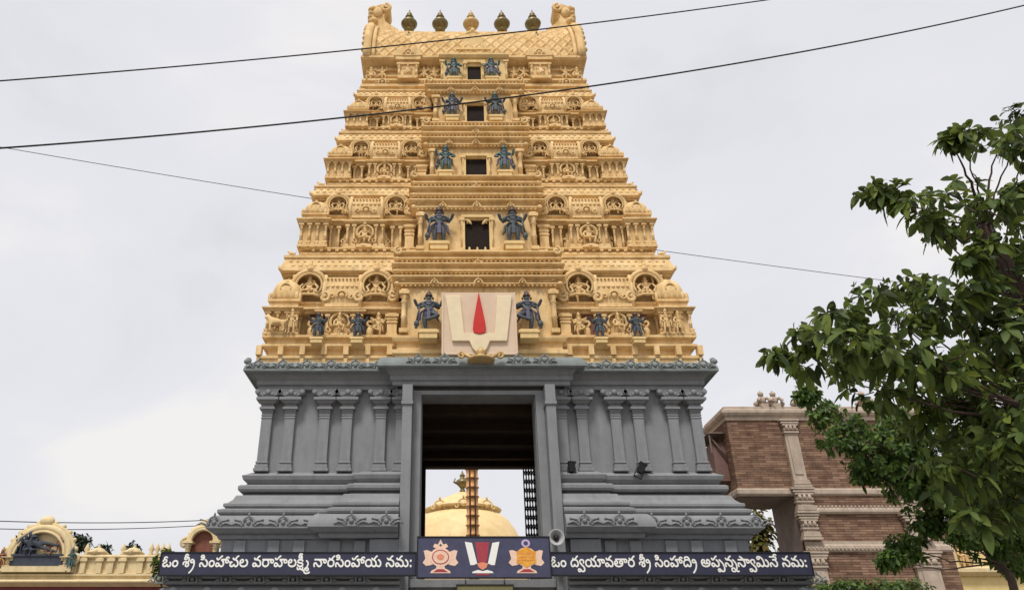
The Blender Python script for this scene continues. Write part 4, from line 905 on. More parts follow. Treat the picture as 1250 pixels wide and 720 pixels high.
# ------------------------------------------------------------------ boards with Telugu lettering
TEL = {"L":[[10454,876,10514,846,10544,798,10534,762,10471,738,10525,678,10544,630,10546,546,10530,486,10598,426,10616,366,10586,336,10526,325,10453,402,10322,406,10279,390,10260,354,10299,318,10490,300,10550,278,10618,210,10628,102,10598,42,10562,8,10442,-26,10358,-28,10286,-12,10176,54,10136,138,10166,168,10214,180,10238,171,10279,114,10334,87,10466,87,10514,119,10516,162,10489,186,10322,204,10214,235,10160,294,10146,354,10170,426,10262,528,10394,520,10435,546,10298,539,10238,573,10211,642,10241,726,10244,798,10284,846,10334,876],[1814,840,1910,800,1944,750,1944,726,1922,708,1862,696,1821,738,1778,741,1752,726,1742,697,1838,684,1946,650,2020,582,2048,522,2048,402,1986,282,2048,186,2050,90,2030,42,1970,-13,1850,-26,1778,-2,1734,42,1712,126,1731,186,1792,258,1730,274,1670,255,1646,210,1652,138,1586,108,1562,117,1544,150,1542,258,1586,330,1646,360,1778,374,1886,344,1934,395,1946,474,1922,530,1898,550,1852,450,1766,408,1718,408,1658,430,1604,498,1604,594,1646,654,1638,726,1647,762,1706,818,1766,840],[10417,786,10358,783,10347,762,10382,758,10453,750],[13250,780,13334,728,13376,654,13378,546,13354,486,13286,431,13154,418,13082,442,13064,462,13086,522,13238,520,13270,546,13262,557,13178,538,13118,551,13068,594,13050,630,13052,702,13094,758,13154,782],[3050,780,3136,714,3164,654,3166,546,3145,486,3074,431,2954,418,2861,450,2852,474,2874,522,3026,520,3058,546,3050,557,2966,538,2918,551,2868,582,2838,630,2840,690,2894,762,2942,782],[18050,732,18068,714,18080,654,17978,603,17902,510,18014,469,18124,378,18176,282,18192,162,18206,140,18279,90,18362,87,18398,107,18422,162,18422,222,18386,314,18252,426,18284,498,18302,512,18398,458,18458,402,18513,318,18538,198,18524,114,18502,66,18458,16,18410,-13,18362,-26,18278,-24,18146,46,18086,-2,18002,-26,17906,-13,17822,46,17714,-24,17630,-24,17570,6,17538,42,17516,90,17514,174,17534,222,17594,278,17714,290,17774,260,17942,90,18014,87,18050,107,18074,162,18077,210,18062,269,18012,342,17882,402,17678,420,17618,474,17586,546,17606,581,17666,602,17696,582,17724,522,17769,522,17930,702,17990,732],[17354,732,17372,714,17372,654,17270,603,17201,510,17354,438,17426,366,17457,306,17470,258,17468,114,17404,18,17306,-26,17186,-13,17066,88,16994,183,16958,190,16934,181,16919,138,16960,18,16922,-13,16874,-24,16842,6,16808,114,16808,162,16830,222,16898,289,16994,300,17066,260,17227,90,17306,88,17328,102,17354,131,17365,198,17342,289,17308,330,17246,378,17174,402,17030,406,16958,430,16899,498,16880,558,16910,589,16970,600,17018,525,17061,522,17210,690,17282,732],[16178,732,16196,714,16196,654,16108,606,15990,462,16072,390,16114,330,16136,270,16145,162,16194,114,16250,87,16322,88,16367,126,16373,246,16331,330,16226,402,16208,438,16230,486,16262,506,16322,482,16394,428,16450,354,16486,258,16484,126,16442,42,16394,-2,16322,-26,16202,-13,16106,46,16046,-2,15974,-26,15854,-13,15746,62,15662,6,15578,-24,15482,-26,15398,-2,15312,54,15246,198,15260,330,15302,414,15350,458,15434,504,15530,518,15638,494,15722,440,15766,378,15802,246,15797,162,15891,90,15981,90,16022,131,16033,186,16010,290,15972,342,15885,402,15806,419,15761,450,15726,498,15708,558,15746,589,15794,600,15848,522,15889,522,16058,702,16118,732],[14702,732,14732,702,14732,654,14630,603,14486,442,14378,408,14318,430,14262,486,14238,546,14270,589,14330,600,14378,525,14414,520,14570,690,14642,732],[12974,732,12992,714,12992,654,12914,615,12812,498,12925,390,12956,306,12958,174,12925,90,12842,10,12734,-26,12626,-24,12506,30,12458,78,12427,138,12414,270,12438,366,12532,474,12511,522,12511,570,12590,600,12644,522,12685,522,12854,702,12914,732],[8894,732,8924,702,8924,654,8822,603,8678,442,8570,408,8510,430,8454,486,8430,546,8462,589,8522,600,8570,525,8606,520,8762,690,8834,732],[7322,732,7340,714,7351,654,7334,636,7262,615,7174,510,7334,438,7406,366,7438,306,7462,174,7448,114,7408,42,7358,-2,7286,-26,7202,-24,7094,40,6986,-24,6866,-13,6818,30,6788,90,6788,186,6830,254,6914,290,7022,278,7207,90,7286,87,7322,107,7346,162,7349,210,7334,269,7296,330,7226,378,7154,402,6950,420,6890,474,6858,546,6878,581,6938,602,6968,582,6996,522,7041,522,7202,702,7262,732],[5726,732,5744,714,5744,654,5642,603,5557,486,5668,414,5722,342,5744,282,5758,198,5744,102,5690,18,5642,-13,5582,-26,5474,-13,5402,46,5330,-13,5282,-26,5198,-24,5138,6,5091,54,5072,102,5072,186,5094,234,5042,240,5024,258,5020,330,5054,350,5258,350,5290,318,5281,258,5214,222,5186,185,5186,115,5210,90,5289,90,5330,130,5354,182,5378,194,5446,186,5474,118,5511,90,5582,87,5618,105,5646,210,5603,318,5509,390,5330,430,5271,498,5252,558,5282,589,5342,600,5390,525,5433,522,5582,690,5654,732],[4502,732,4522,702,4514,646,4411,594,4334,496,4238,420,4178,406,4130,419,4082,448,4047,498,4028,558,4058,589,4118,600,4166,525,4202,520,4394,713,4442,732],[13225,690,13178,692,13157,678,13154,648,13178,638,13226,640,13248,654,13250,674],[3013,690,2966,692,2945,678,2942,648,2966,638,3044,654,3046,666],[10393,666,10327,666,10314,642,10334,628,10406,638,10412,654],[290,672,374,606,388,570,380,558,302,540,254,582,230,585,185,558,180,534,194,520,302,494,340,462,368,414,368,318,326,262,160,174,144,150,149,102,170,88,261,90,292,114,338,192,398,194,428,174,463,102,494,87,566,88,590,106,605,150,587,198,528,258,554,306,602,336,686,246,716,174,716,114,676,30,614,-13,566,-26,482,-24,434,-5,374,46,314,-2,242,-26,158,-24,72,18,30,102,32,174,54,222,122,278,238,330,258,366,254,396,218,414,158,404,134,377,137,330,122,307,62,291,39,306,18,378,31,426,82,486,80,594,146,661,194,674],[15158,660,15232,618,15260,570,15251,546,15194,526,15110,565,15075,558,15059,534,15068,510,15170,476,15224,390,15224,318,15182,244,15086,204,15002,216,14952,258,14924,306,14924,402,14810,405,14806,390,14854,318,14878,246,14876,126,14834,40,14786,-2,14714,-26,14630,-24,14510,40,14462,-2,14390,-26,14294,-13,14226,54,14207,138,14216,198,14258,258,14306,288,14426,288,14510,224,14598,114,14642,88,14721,90,14764,138,14765,246,14726,316,14601,426,14630,498,14666,518,14942,519,14960,582,15014,641,15074,662],[4946,660,5020,618,5047,558,5030,539,4970,520,4898,569,4862,555,4848,522,4862,508,4934,494,5001,426,5016,318,4970,244,4874,204,4802,215,4722,282,4710,318,4712,402,4598,404,4653,306,4678,198,4664,114,4624,42,4574,-2,4502,-26,4394,-13,4310,40,4226,-14,4118,-24,4070,-5,4023,42,4004,90,4002,174,4046,258,4106,288,4214,288,4264,258,4423,90,4513,90,4550,127,4562,210,4523,306,4392,426,4422,498,4454,518,4742,522,4748,582,4802,638,4850,660],[1780,582,1718,579,1704,558,1709,522,1742,507,1778,520,1792,558],[13430,512,13538,452,13610,378,13642,318,13666,222,13664,150,13642,78,13598,18,13538,-13,13490,-26,13406,-24,13310,28,13178,183,13130,187,13115,162,13115,102,13148,18,13130,-5,13082,-24,13046,-15,13015,42,13002,174,13044,258,13118,300,13178,300,13250,266,13358,140,13419,90,13490,87,13526,107,13554,174,13538,277,13476,354,13380,426,13412,498],[12206,516,12302,494,12370,438,12394,366,12370,270,12302,216,12242,202,12170,216,12102,270,12086,403,11950,402,12009,318,12034,222,12020,102,11954,10,11870,-24,11774,-24,11678,28,11570,160,11522,190,11496,186,11483,162,11486,90,11516,30,11498,-5,11426,-24,11381,54,11372,186,11414,260,11486,300,11546,300,11618,266,11726,140,11787,90,11870,90,11894,107,11921,162,11906,269,11842,354,11738,405,11450,408,11430,450,11432,498,11450,516],[9914,512,10022,450,10089,354,10102,306,10102,198,10066,102,10010,40,9938,-1,9842,-26,9722,-26,9614,-1,9530,52,9486,102,9440,222,9439,318,9482,426,9566,498,9650,518,9722,494,9769,450,9790,390,9777,306,9722,246,9674,226,9554,227,9578,166,9630,114,9686,90,9830,86,9897,102,9934,126,9989,198,9986,306,9938,368,9864,426,9896,498],[9242,516,9350,485,9416,390,9405,282,9350,226,9266,202,9194,216,9144,258,9116,306,9116,402,9002,405,8998,390,9068,258,9070,138,9046,66,8990,6,8918,-24,8834,-26,8702,40,8654,-2,8594,-26,8522,-24,8462,4,8418,54,8399,138,8408,198,8462,266,8510,290,8618,288,8702,224,8790,114,8834,88,8906,88,8956,138,8957,246,8918,316,8793,426,8822,498,8858,518],[8234,516,8306,504,8386,450,8410,378,8408,306,8390,270,8318,216,8258,202,8198,215,8150,244,8118,294,8106,342,8116,402,8018,404,8062,246,8048,150,8018,90,7958,28,7838,-24,7742,-26,7682,-12,7598,30,7539,102,7508,186,7506,270,7554,402,7508,426,7508,498,7538,518],[6026,516,6098,486,6140,426,6140,318,6112,270,6062,238,6026,226,5918,225,5915,210,5966,129,6062,87,6218,90,6323,150,6353,222,6338,317,6300,366,6231,414,6224,438,6266,504,6290,504,6362,464,6441,366,6466,270,6452,162,6418,90,6362,34,6266,-12,6194,-26,6062,-24,6002,-12,5906,40,5838,114,5802,210,5804,354,5846,438,5942,504],[2258,516,2354,476,2410,414,2445,342,2470,222,2456,54,2398,-126,2294,-284,2126,-441,2082,-402,2068,-354,2186,-244,2270,-134,2342,42,2358,126,2354,249,2270,226,2174,228,2100,282,2072,342,2083,426,2126,476,2210,516],[3242,504,3326,452,3429,330,3454,246,3454,150,3410,42,3374,10,3290,-24,3206,-24,3110,18,2976,174,2930,188,2904,162,2903,102,2944,18,2930,0,2870,-24,2834,-6,2803,54,2790,174,2832,258,2906,300,2966,300,3038,270,3146,140,3207,90,3290,88,3323,114,3342,174,3326,281,3252,366,3176,426,3198,486],[18710,468,18754,438,18764,366,18722,312,18662,312,18620,354,18620,426,18650,458],[13958,444,14066,410,14138,342,14168,270,14170,162,14146,90,14066,6,13982,-24,13922,-26,13826,-2,13754,54,13712,138,13710,258,13734,330,13802,402,13862,432],[10850,444,10955,378,11025,270,11036,162,10962,-6,11062,-90,11074,-198,11056,-234,11006,-278,10970,-290,10886,-288,10803,-222,10790,-150,10755,-234,10766,-293,10826,-354,10910,-368,10993,-354,11102,-288,11150,-310,11177,-342,11138,-392,11066,-434,10898,-468,10814,-456,10730,-414,10686,-366,10658,-282,10586,-266,10526,-220,10442,-205,10394,-166,10298,-216,10214,-206,10147,-138,10136,-18,10154,0,10214,0,10232,-18,10238,-89,10263,-114,10317,-102,10358,-32,10406,-31,10438,-54,10466,-104,10502,-117,10538,-89,10544,-18,10562,4,10622,8,10642,-30,10624,-162,10658,-175,10742,-64,10838,-13,10922,150,10925,222,10910,265,10796,366,10819,426],[3746,444,3854,410,3926,342,3956,282,3958,150,3922,66,3890,30,3818,-13,3722,-26,3614,-2,3530,78,3500,150,3498,258,3534,342,3590,402,3650,432],[1010,444,1094,421,1156,378,1197,318,1220,246,1222,186,1186,78,1142,28,1034,-24,962,-26,866,-1,794,66,752,162,750,246,786,342,830,390,902,432],[9649,414,9578,386,9558,342,9590,325,9626,318,9674,347,9676,390],[6009,414,5978,414,5921,366,5918,336,5942,325,5966,316,6026,335,6040,378],[2257,414,2211,414,2184,390,2189,342,2246,319,2318,354],[15566,402,15482,405,15439,390,15398,355,15362,293,15359,210,15374,167,15410,117,15470,87,15578,87,15613,102,15650,130,15686,210,15689,258,15662,338,15622,378],[15093,402,15038,403,15026,389,15024,330,15050,304,15098,304,15122,331,15122,365],[12757,402,12627,402,12566,364,12530,305,12530,187,12566,128,12614,97,12757,90,12818,131,12842,175,12842,306,12827,342],[12253,402,12206,404,12192,390,12192,330,12218,304,12261,306,12288,342,12278,384],[9285,402,9230,403,9218,389,9216,330,9242,304,9290,304,9314,331,9314,365],[8281,402,8222,396,8210,343,8239,306,8282,304,8306,323,8308,378],[7849,402,7719,402,7670,375,7634,329,7619,282,7622,198,7661,126,7719,90,7849,90,7898,117,7934,175,7950,234,7934,317,7898,368],[4881,402,4838,404,4814,377,4814,331,4839,306,4886,304,4910,331,4910,373],[13981,330,13891,330,13826,269,13815,222,13826,151,13862,105,13898,87,13993,90,14054,151,14054,257,14030,301],[3770,330,3687,330,3643,306,3614,257,3614,163,3641,114,3675,90,3781,90,3842,151,3857,198,3842,269,3806,315],[1022,330,939,330,866,257,866,163,893,114,938,87,1041,90,1082,125,1106,174,1109,234,1094,269,1058,315],[1907,210,1886,208,1826,138,1826,114,1850,86,1886,75,1934,96,1945,138],[17697,186,17647,186,17618,149,17618,126,17659,78,17713,90,17748,126],[14397,186,14343,186,14318,161,14318,115,14355,78,14389,78,14438,119,14438,145],[8589,186,8535,186,8510,161,8510,115,8547,78,8581,78,8630,119,8630,145],[6969,186,6919,186,6890,149,6890,114,6927,78,6985,90,7018,126],[4185,186,4135,186,4106,157,4106,115,4143,78,4178,78,4234,126],[18722,132,18764,78,18754,6,18710,-24,18652,-18,18620,18,18620,90,18662,132],[10922,-102,10898,-108,10887,-150,10901,-186,10934,-201,10970,-180,10972,-138]],"R":[[17834,840,17906,798,17936,750,17930,731,17858,706,17798,750,17774,753,17724,714,17858,656,17900,570,17889,498,17828,426,17902,342,17938,234,17936,138,17884,30,17774,-24,17654,-13,17580,30,17450,183,17414,188,17390,169,17386,114,17420,18,17390,-13,17342,-24,17299,18,17274,90,17276,186,17331,270,17390,300,17450,300,17534,260,17630,140,17690,90,17762,87,17807,114,17825,162,17826,222,17795,306,17738,363,17673,402,17546,408,17526,438,17528,498,17546,516,17762,520,17786,539,17783,570,17714,598,17330,600,17312,618,17310,666,17342,698,17618,702,17634,774,17678,821,17738,842],[7226,840,7322,800,7354,762,7356,726,7286,694,7233,738,7190,741,7164,726,7154,697,7250,684,7358,650,7432,582,7460,534,7461,390,7398,282,7460,186,7462,90,7442,42,7382,-13,7322,-26,7214,-13,7166,21,7134,78,7136,162,7200,246,7208,258,7190,273,7130,273,7082,255,7059,210,7064,138,6998,108,6974,117,6956,150,6954,246,6986,318,7058,360,7190,374,7298,344,7346,391,7358,486,7343,522,7310,550,7264,450,7178,408,7130,408,7070,430,7016,498,7016,582,7060,654,7050,714,7062,762,7118,818],[8462,780,8546,716,8576,666,8588,594,8566,498,8486,431,8366,418,8273,450,8264,474,8282,518,8306,530,8438,519,8464,534,8462,550,8378,538,8306,562,8262,606,8250,654,8262,714,8318,770,8354,782],[19502,732,19520,714,19520,654,19442,615,19353,510,19502,446,19564,390,19616,306,19637,162,19686,114,19742,87,19821,90,19862,139,19865,246,19850,281,19802,351,19700,426,19722,486,19754,506,19838,464,19954,330,19978,258,19978,150,19964,90,19924,30,19826,-24,19730,-24,19598,46,19514,-13,19430,-26,19346,-13,19262,40,19166,-24,19046,-13,18978,54,18954,138,18978,222,19010,258,19058,288,19154,290,19238,248,19334,128,19382,90,19466,88,19490,104,19517,150,19517,246,19490,302,19440,354,19334,402,19178,406,19106,430,19050,498,19032,558,19070,589,19118,600,19172,522,19209,522,19382,702,19442,732],[18794,732,18812,714,18812,642,18734,615,18646,510,18770,458,18830,414,18898,318,18922,234,18922,150,18866,28,18758,-24,18638,-13,18564,30,18434,183,18398,188,18372,162,18371,102,18412,18,18374,-13,18326,-24,18294,6,18260,90,18258,174,18278,222,18326,278,18374,300,18434,300,18518,260,18614,140,18674,90,18746,87,18782,105,18809,162,18809,234,18782,302,18744,342,18614,402,18422,420,18351,486,18324,558,18362,589,18410,600,18464,522,18505,522,18674,702,18734,732],[14270,732,14288,714,14288,654,14186,603,14117,510,14270,438,14342,366,14373,306,14386,258,14384,114,14320,18,14222,-26,14102,-13,13982,88,13910,183,13874,190,13850,181,13835,138,13876,18,13838,-13,13790,-24,13758,6,13724,114,13724,162,13746,222,13814,289,13910,300,13982,260,14143,90,14222,88,14244,102,14270,131,14281,198,14258,289,14224,330,14162,378,14090,402,13946,406,13874,430,13815,498,13796,558,13826,589,13886,600,13934,525,13977,522,14126,690,14198,732],[13154,732,13174,702,13166,646,13094,615,12914,430,12830,406,12782,419,12734,450,12698,510,12691,570,12758,600,12793,582,12824,522,12861,522,13034,702,13094,732],[9914,732,9934,702,9926,646,9854,615,9674,430,9590,406,9542,419,9492,450,9458,509,9440,558,9470,588,9530,599,9578,525,9614,520,9806,713,9854,732],[6638,732,6656,714,6667,654,6650,636,6578,615,6480,498,6566,426,6620,318,6634,234,6620,150,6598,102,6506,10,6410,-24,6302,-24,6193,18,6126,78,6078,210,6080,282,6102,354,6144,426,6199,474,6176,534,6183,570,6206,589,6266,600,6312,522,6357,522,6518,702,6578,732],[4814,732,4832,714,4832,654,4754,615,4665,510,4838,426,4918,318,4942,246,4942,150,4888,30,4826,-12,4766,-26,4658,-13,4574,44,4514,-5,4466,-24,4358,-14,4310,21,4280,66,4268,162,4290,222,4322,260,4370,288,4418,290,4478,288,4538,258,4646,128,4695,90,4778,88,4802,104,4829,150,4829,234,4802,302,4764,342,4681,390,4622,405,4478,408,4418,430,4374,474,4340,558,4370,588,4430,599,4478,525,4521,522,4706,713,4754,732],[3626,732,3656,690,3656,654,3544,594,3448,462,3550,354,3584,282,3602,155,3642,114,3698,87,3781,90,3806,107,3833,174,3830,222,3794,302,3660,426,3710,516,4082,518,4178,504,4226,476,4270,426,4282,318,4262,270,4214,226,4106,204,4046,226,3999,270,3978,330,3985,402,3866,404,3921,306,3946,210,3932,114,3892,42,3842,-2,3758,-26,3686,-24,3545,42,3470,-13,3350,-26,3278,-2,3194,61,3074,-12,3014,-26,2918,-24,2822,10,2748,78,2708,150,2696,246,2730,378,2822,474,2966,518,3062,504,3158,452,3225,366,3250,282,3247,174,3266,140,3339,90,3434,90,3458,107,3485,162,3485,222,3458,294,3358,390,3218,448,3174,510,3164,558,3194,589,3254,600,3302,525,3345,522,3506,702,3566,732],[2162,732,2180,714,2180,654,2102,615,2005,498,2078,458,2138,404,2192,306,2206,150,2170,54,2126,6,2066,-24,1946,-13,1874,42,1802,-13,1718,-26,1658,-14,1598,28,1542,150,1544,258,1578,354,1644,438,1712,486,1699,570,1778,600,1832,522,1873,522,2042,702,2102,732],[15002,720,15134,642,15271,522,15542,518,15626,504,15674,482,15710,450,15741,390,15741,318,15710,258,15674,226,15566,204,15518,216,15462,258,15440,306,15440,402,15345,402,15394,234,15380,114,15314,16,15230,-24,15134,-24,15062,10,14901,186,14846,180,14832,138,14840,114,14872,18,14834,-13,14786,-23,14732,78,14730,186,14742,222,14786,272,14858,302,14954,281,15146,88,15230,90,15254,107,15278,162,15281,234,15266,294,15206,403,14822,406,14792,426,14792,498,14810,516,15102,522,14936,642,14958,702],[16538,708,16670,654,16754,584,16810,510,16880,330,16894,222,16884,174,16938,114,16994,87,17073,90,17114,131,17125,186,17114,269,17078,326,16960,414,16963,462,16994,504,17066,482,17138,428,17228,282,17228,126,17198,54,17138,-2,17066,-26,16982,-24,16850,46,16766,-13,16682,-26,16634,-24,16526,38,16418,-24,16334,-24,16286,-5,16250,28,16220,90,16220,186,16242,234,16274,266,16334,290,16454,278,16639,90,16725,90,16766,138,16782,234,16754,365,16706,458,16622,555,16586,574,16552,486,16478,442,16382,444,16334,472,16303,510,16292,606,16346,680,16418,710],[10814,696,10934,642,10990,570,11012,510,11018,431,11096,318,11110,258,11110,138,11062,30,11006,-13,10886,-24,10838,-5,10790,39,10754,16,10658,-26,10586,-24,10538,-2,10471,78,10446,210,10460,294,10494,366,10578,462,10554,546,10586,630,10622,662,10706,696],[8425,690,8378,692,8357,678,8354,648,8378,638,8456,654,8458,666],[290,672,374,606,388,570,380,558,302,540,254,582,230,585,185,558,180,534,194,520,302,494,340,462,368,414,368,318,326,262,160,174,144,150,149,102,170,88,261,90,292,114,338,192,398,194,428,174,463,102,494,87,566,88,590,106,605,150,587,198,528,258,554,306,602,336,686,246,716,174,716,114,676,30,614,-13,566,-26,482,-24,434,-5,374,46,314,-2,242,-26,158,-24,72,18,30,102,32,174,54,222,122,278,238,330,258,366,254,396,218,414,158,404,134,377,137,330,122,307,62,291,39,306,18,378,31,426,82,486,80,594,146,661,194,674],[10358,660,10444,606,10465,570,10461,546,10382,520,10310,569,10274,555,10260,522,10358,486,10424,402,10424,306,10382,244,10286,204,10214,215,10166,244,10135,282,10122,330,10129,402,10010,404,10065,306,10090,210,10076,114,10048,54,9986,-2,9926,-24,9806,-13,9722,46,9651,-6,9614,-24,9542,-26,9494,-13,9456,18,9414,102,9416,186,9449,246,9518,288,9626,288,9676,258,9822,102,9854,87,9925,90,9962,127,9974,222,9950,289,9914,337,9804,426,9834,498,9866,518,10154,522,10170,594,10214,638,10262,660],[16472,618,16442,618,16397,594,16392,570,16406,549,16442,536,16475,558],[10766,594,10694,579,10670,553,10668,522,10694,506,10790,518,10895,510,10846,570],[7192,582,7142,584,7121,570,7116,534,7130,513,7166,507,7192,522,7205,558],[5942,540,6014,500,6056,426,6056,354,6028,294,5990,262,5918,240,5834,252,5784,294,5756,342,5756,438,5641,438,5698,366,5720,306,5722,210,5709,162,5668,90,5594,22,5438,-24,5282,-26,5174,-1,5078,52,5000,150,4988,282,5010,342,5064,402,5138,437,5234,436,5270,414,5324,342,5314,234,5246,167,5138,152,5140,138,5258,87,5450,87,5533,114,5577,150,5486,156,5438,178,5384,258,5394,354,5438,402,5485,426,5438,442,5126,440,5096,462,5106,534],[15986,516,16070,494,16115,462,16150,414,16162,282,16138,222,16106,195,16047,234,16040,258,16061,342,16010,404,15962,416,15902,399,15866,353,15866,307,15914,236,16094,92,16174,-6,16208,-90,16210,-210,16156,-306,16070,-348,15974,-348,15878,-296,15794,-348,15674,-337,15618,-270,15606,-186,15626,-138,15674,-94,15782,-82,15842,-112,15987,-246,16057,-246,16094,-210,16097,-114,16058,-34,15804,198,15762,282,15763,390,15794,440,15890,504],[13094,512,13204,450,13274,378,13316,294,13328,150,13306,78,13259,18,13166,-24,13094,-26,13022,-2,12962,46,12854,-24,12782,-26,12698,16,12656,90,12654,174,12666,210,12722,270,12782,290,12890,278,13083,90,13154,87,13185,102,13217,162,13202,269,13140,354,13044,426,13076,498],[12434,516,12506,494,12568,438,12608,366,12620,294,12608,198,12586,138,12506,42,12422,0,12314,-24,12146,-24,12002,22,11930,78,11894,138,11862,222,11864,342,11898,426,11954,485,12062,518,12146,494,12190,450,12212,378,12178,270,12278,266,12294,270,12260,378,12279,438,12338,494],[11318,516,11390,494,11438,462,11505,354,11530,246,11516,30,11434,-174,11318,-332,11186,-440,11139,-390,11138,-356,11318,-158,11390,-17,11417,90,11414,251,11342,226,11234,228,11174,268,11144,318,11144,414,11172,462,11234,504],[7670,516,7754,486,7845,378,7882,222,7868,42,7810,-126,7706,-284,7538,-441,7494,-402,7483,-354,7658,-170,7730,-41,7757,54,7770,126,7766,249,7682,226,7586,228,7512,282,7484,342,7495,426,7538,476,7586,504],[2462,516,2570,482,2629,414,2650,330,2626,246,2582,195,2534,222,2516,246,2537,306,2534,361,2493,402,2450,417,2383,402,2357,378,2354,295,2452,186,2606,56,2650,-6,2684,-78,2686,-210,2673,-258,2632,-306,2546,-348,2450,-348,2352,-294,2270,-348,2186,-348,2114,-306,2082,-198,2106,-138,2138,-106,2174,-84,2258,-82,2354,-136,2463,-246,2534,-248,2570,-217,2585,-150,2546,-46,2292,186,2238,294,2240,378,2292,462,2366,504],[14402,504,14498,440,14570,366,14626,282,14684,138,14698,-42,14684,-114,14638,-222,14671,-246,14702,-250,14762,-220,14813,-282,14786,-320,14738,-348,14654,-348,14558,-296,14438,-348,14378,-350,14282,-337,14208,-282,14180,-234,14178,-138,14222,-64,14318,-22,14426,-35,14553,-138,14570,-114,14585,-66,14586,78,14558,185,14462,328,14337,426,14358,486],[13346,504,13442,440,13564,318,13665,162,13714,6,13726,-114,13712,-198,13690,-258,13646,-308,13550,-350,13466,-348,13382,-298,13298,-348,13214,-348,13142,-306,13110,-234,13112,-186,13134,-138,13214,-82,13322,-94,13466,-231,13502,-249,13574,-231,13610,-162,13613,-30,13550,149,13466,268,13281,426,13302,486],[8654,504,8726,464,8841,330,8866,246,8866,150,8830,54,8750,-12,8618,-24,8510,30,8388,174,8342,188,8316,162,8315,102,8356,18,8294,-18,8270,-24,8238,6,8204,90,8202,162,8244,258,8330,300,8378,300,8450,270,8570,128,8619,90,8702,88,8738,118,8753,150,8750,257,8702,337,8588,426,8610,486],[20150,468,20204,426,20204,354,20162,312,20114,310,20070,342,20060,414,20102,461],[9158,444,9266,410,9328,354,9368,282,9380,198,9357,102,9314,40,9230,-13,9146,-26,9026,-2,8952,66,8912,150,8910,246,8946,342,8990,390,9062,432],[5925,438,5870,439,5858,425,5856,366,5882,340,5930,340,5954,367,5954,401],[1010,444,1094,421,1156,378,1197,318,1220,246,1222,186,1186,78,1142,28,1034,-24,962,-26,866,-1,794,66,752,162,750,246,786,342,830,390,902,432],[12073,414,12039,414,11993,378,11976,342,12002,326,12038,319,12095,342,12098,389],[11318,414,11283,414,11244,378,11249,342,11294,319,11349,330,11380,354,11354,399],[7669,414,7623,414,7595,378,7610,333,7658,319,7701,330,7730,354,7706,392],[15609,402,15554,403,15542,389,15540,330,15566,304,15614,304,15638,331,15638,365],[12453,402,12391,402,12370,366,12386,317,12464,246,12465,186,12446,168,12158,166,12128,186,12122,228,11978,216,12014,152,12087,102,12158,86,12314,86,12385,102,12456,150,12497,222,12506,306,12494,354],[10873,402,10695,402,10622,363,10586,313,10559,234,10558,186,10589,102,10610,88,10677,90,10721,150,10742,192,10802,194,10834,174,10853,126,10891,90,10957,90,10994,126,10998,246,10982,305,10922,375],[10297,402,10250,404,10226,377,10226,331,10251,306,10298,304,10322,323,10322,377],[6421,402,6291,402,6242,375,6206,329,6191,282,6194,198,6233,126,6291,90,6421,90,6470,117,6506,175,6522,234,6506,317,6470,368],[4153,402,4106,404,4082,377,4082,331,4107,306,4154,304,4178,323,4178,377],[3025,402,2942,405,2895,390,2822,317,2807,258,2822,175,2858,124,2918,90,3038,90,3074,105,3122,163,3138,222,3122,325,3086,368],[1958,402,1790,402,1694,338,1655,246,1655,162,1673,114,1706,88,1765,90,1790,107,1817,162,1838,192,1898,194,1922,182,1958,107,1983,90,2042,88,2078,119,2094,174,2078,293,2028,366],[9182,330,9099,330,9050,301,9026,257,9026,163,9053,114,9087,90,9193,90,9254,151,9269,210,9254,269,9218,315],[5577,330,5522,333,5498,320,5498,275,5522,256,5570,256,5603,282,5603,306],[5205,330,5150,333,5114,315,5094,270,5114,255,5198,261,5224,294],[1022,330,939,330,866,257,866,163,893,114,938,87,1041,90,1082,125,1106,174,1109,234,1094,269,1058,315],[7319,210,7298,208,7238,137,7250,95,7274,78,7321,78,7358,115,7346,181],[19141,186,19088,186,19067,150,19082,95,19118,75,19162,90,19192,126,19187,150],[16401,186,16351,186,16322,157,16322,115,16359,78,16394,78,16450,126],[12837,186,12787,186,12759,138,12773,102,12806,78,12861,90,12888,126],[9597,186,9547,186,9518,149,9518,114,9555,78,9613,90,9646,126],[4453,186,4406,188,4380,162,4382,107,4430,75,4474,90,4504,126,4487,162],[20162,132,20204,90,20204,18,20162,-24,20114,-24,20060,30,20060,78,20102,132],[14377,-126,14319,-126,14279,-174,14282,-205,14306,-231,14366,-250,14426,-246,14482,-222,14436,-162],[15777,-186,15734,-184,15713,-198,15708,-222,15727,-246,15770,-248,15794,-232,15802,-210],[13281,-186,13226,-191,13216,-222,13238,-248,13300,-234,13306,-210],[2253,-186,2198,-191,2188,-222,2210,-248,2272,-234,2278,-210]]}
def lettering(name, loops, x0, x1, zb, y, m, parent, wide):
    xs = [v for l in loops for v in l[::2]]; a, b = min(xs), max(xs); k = (x1 - x0) / (b - a)
    cu = bpy.data.curves.new(name, 'CURVE'); cu.dimensions = '2D'; cu.fill_mode = 'BOTH'; cu.extrude = .008
    kz = k * wide
    for l in loops:
        s = cu.splines.new('POLY'); s.points.add(len(l) // 2 - 1); s.use_cyclic_u = True
        for i, p in enumerate(s.points): p.co = (x0 + (l[2 * i] - a) * k, zb + l[2 * i + 1] * kz, 0, 1)
    o = bpy.data.objects.new(name, cu); COL.objects.link(o)
    dg = bpy.context.evaluated_depsgraph_get(); dg.update()
    me = bpy.data.meshes.new_from_object(o.evaluated_get(dg)); bpy.data.objects.remove(o); me.materials.clear(); me.materials.append(m)
    r = bpy.data.objects.new(name, me); COL.objects.link(r); r.parent = parent; r.rotation_euler = (R(90), 0, 0); r.location = (0, y, 0)
    return r
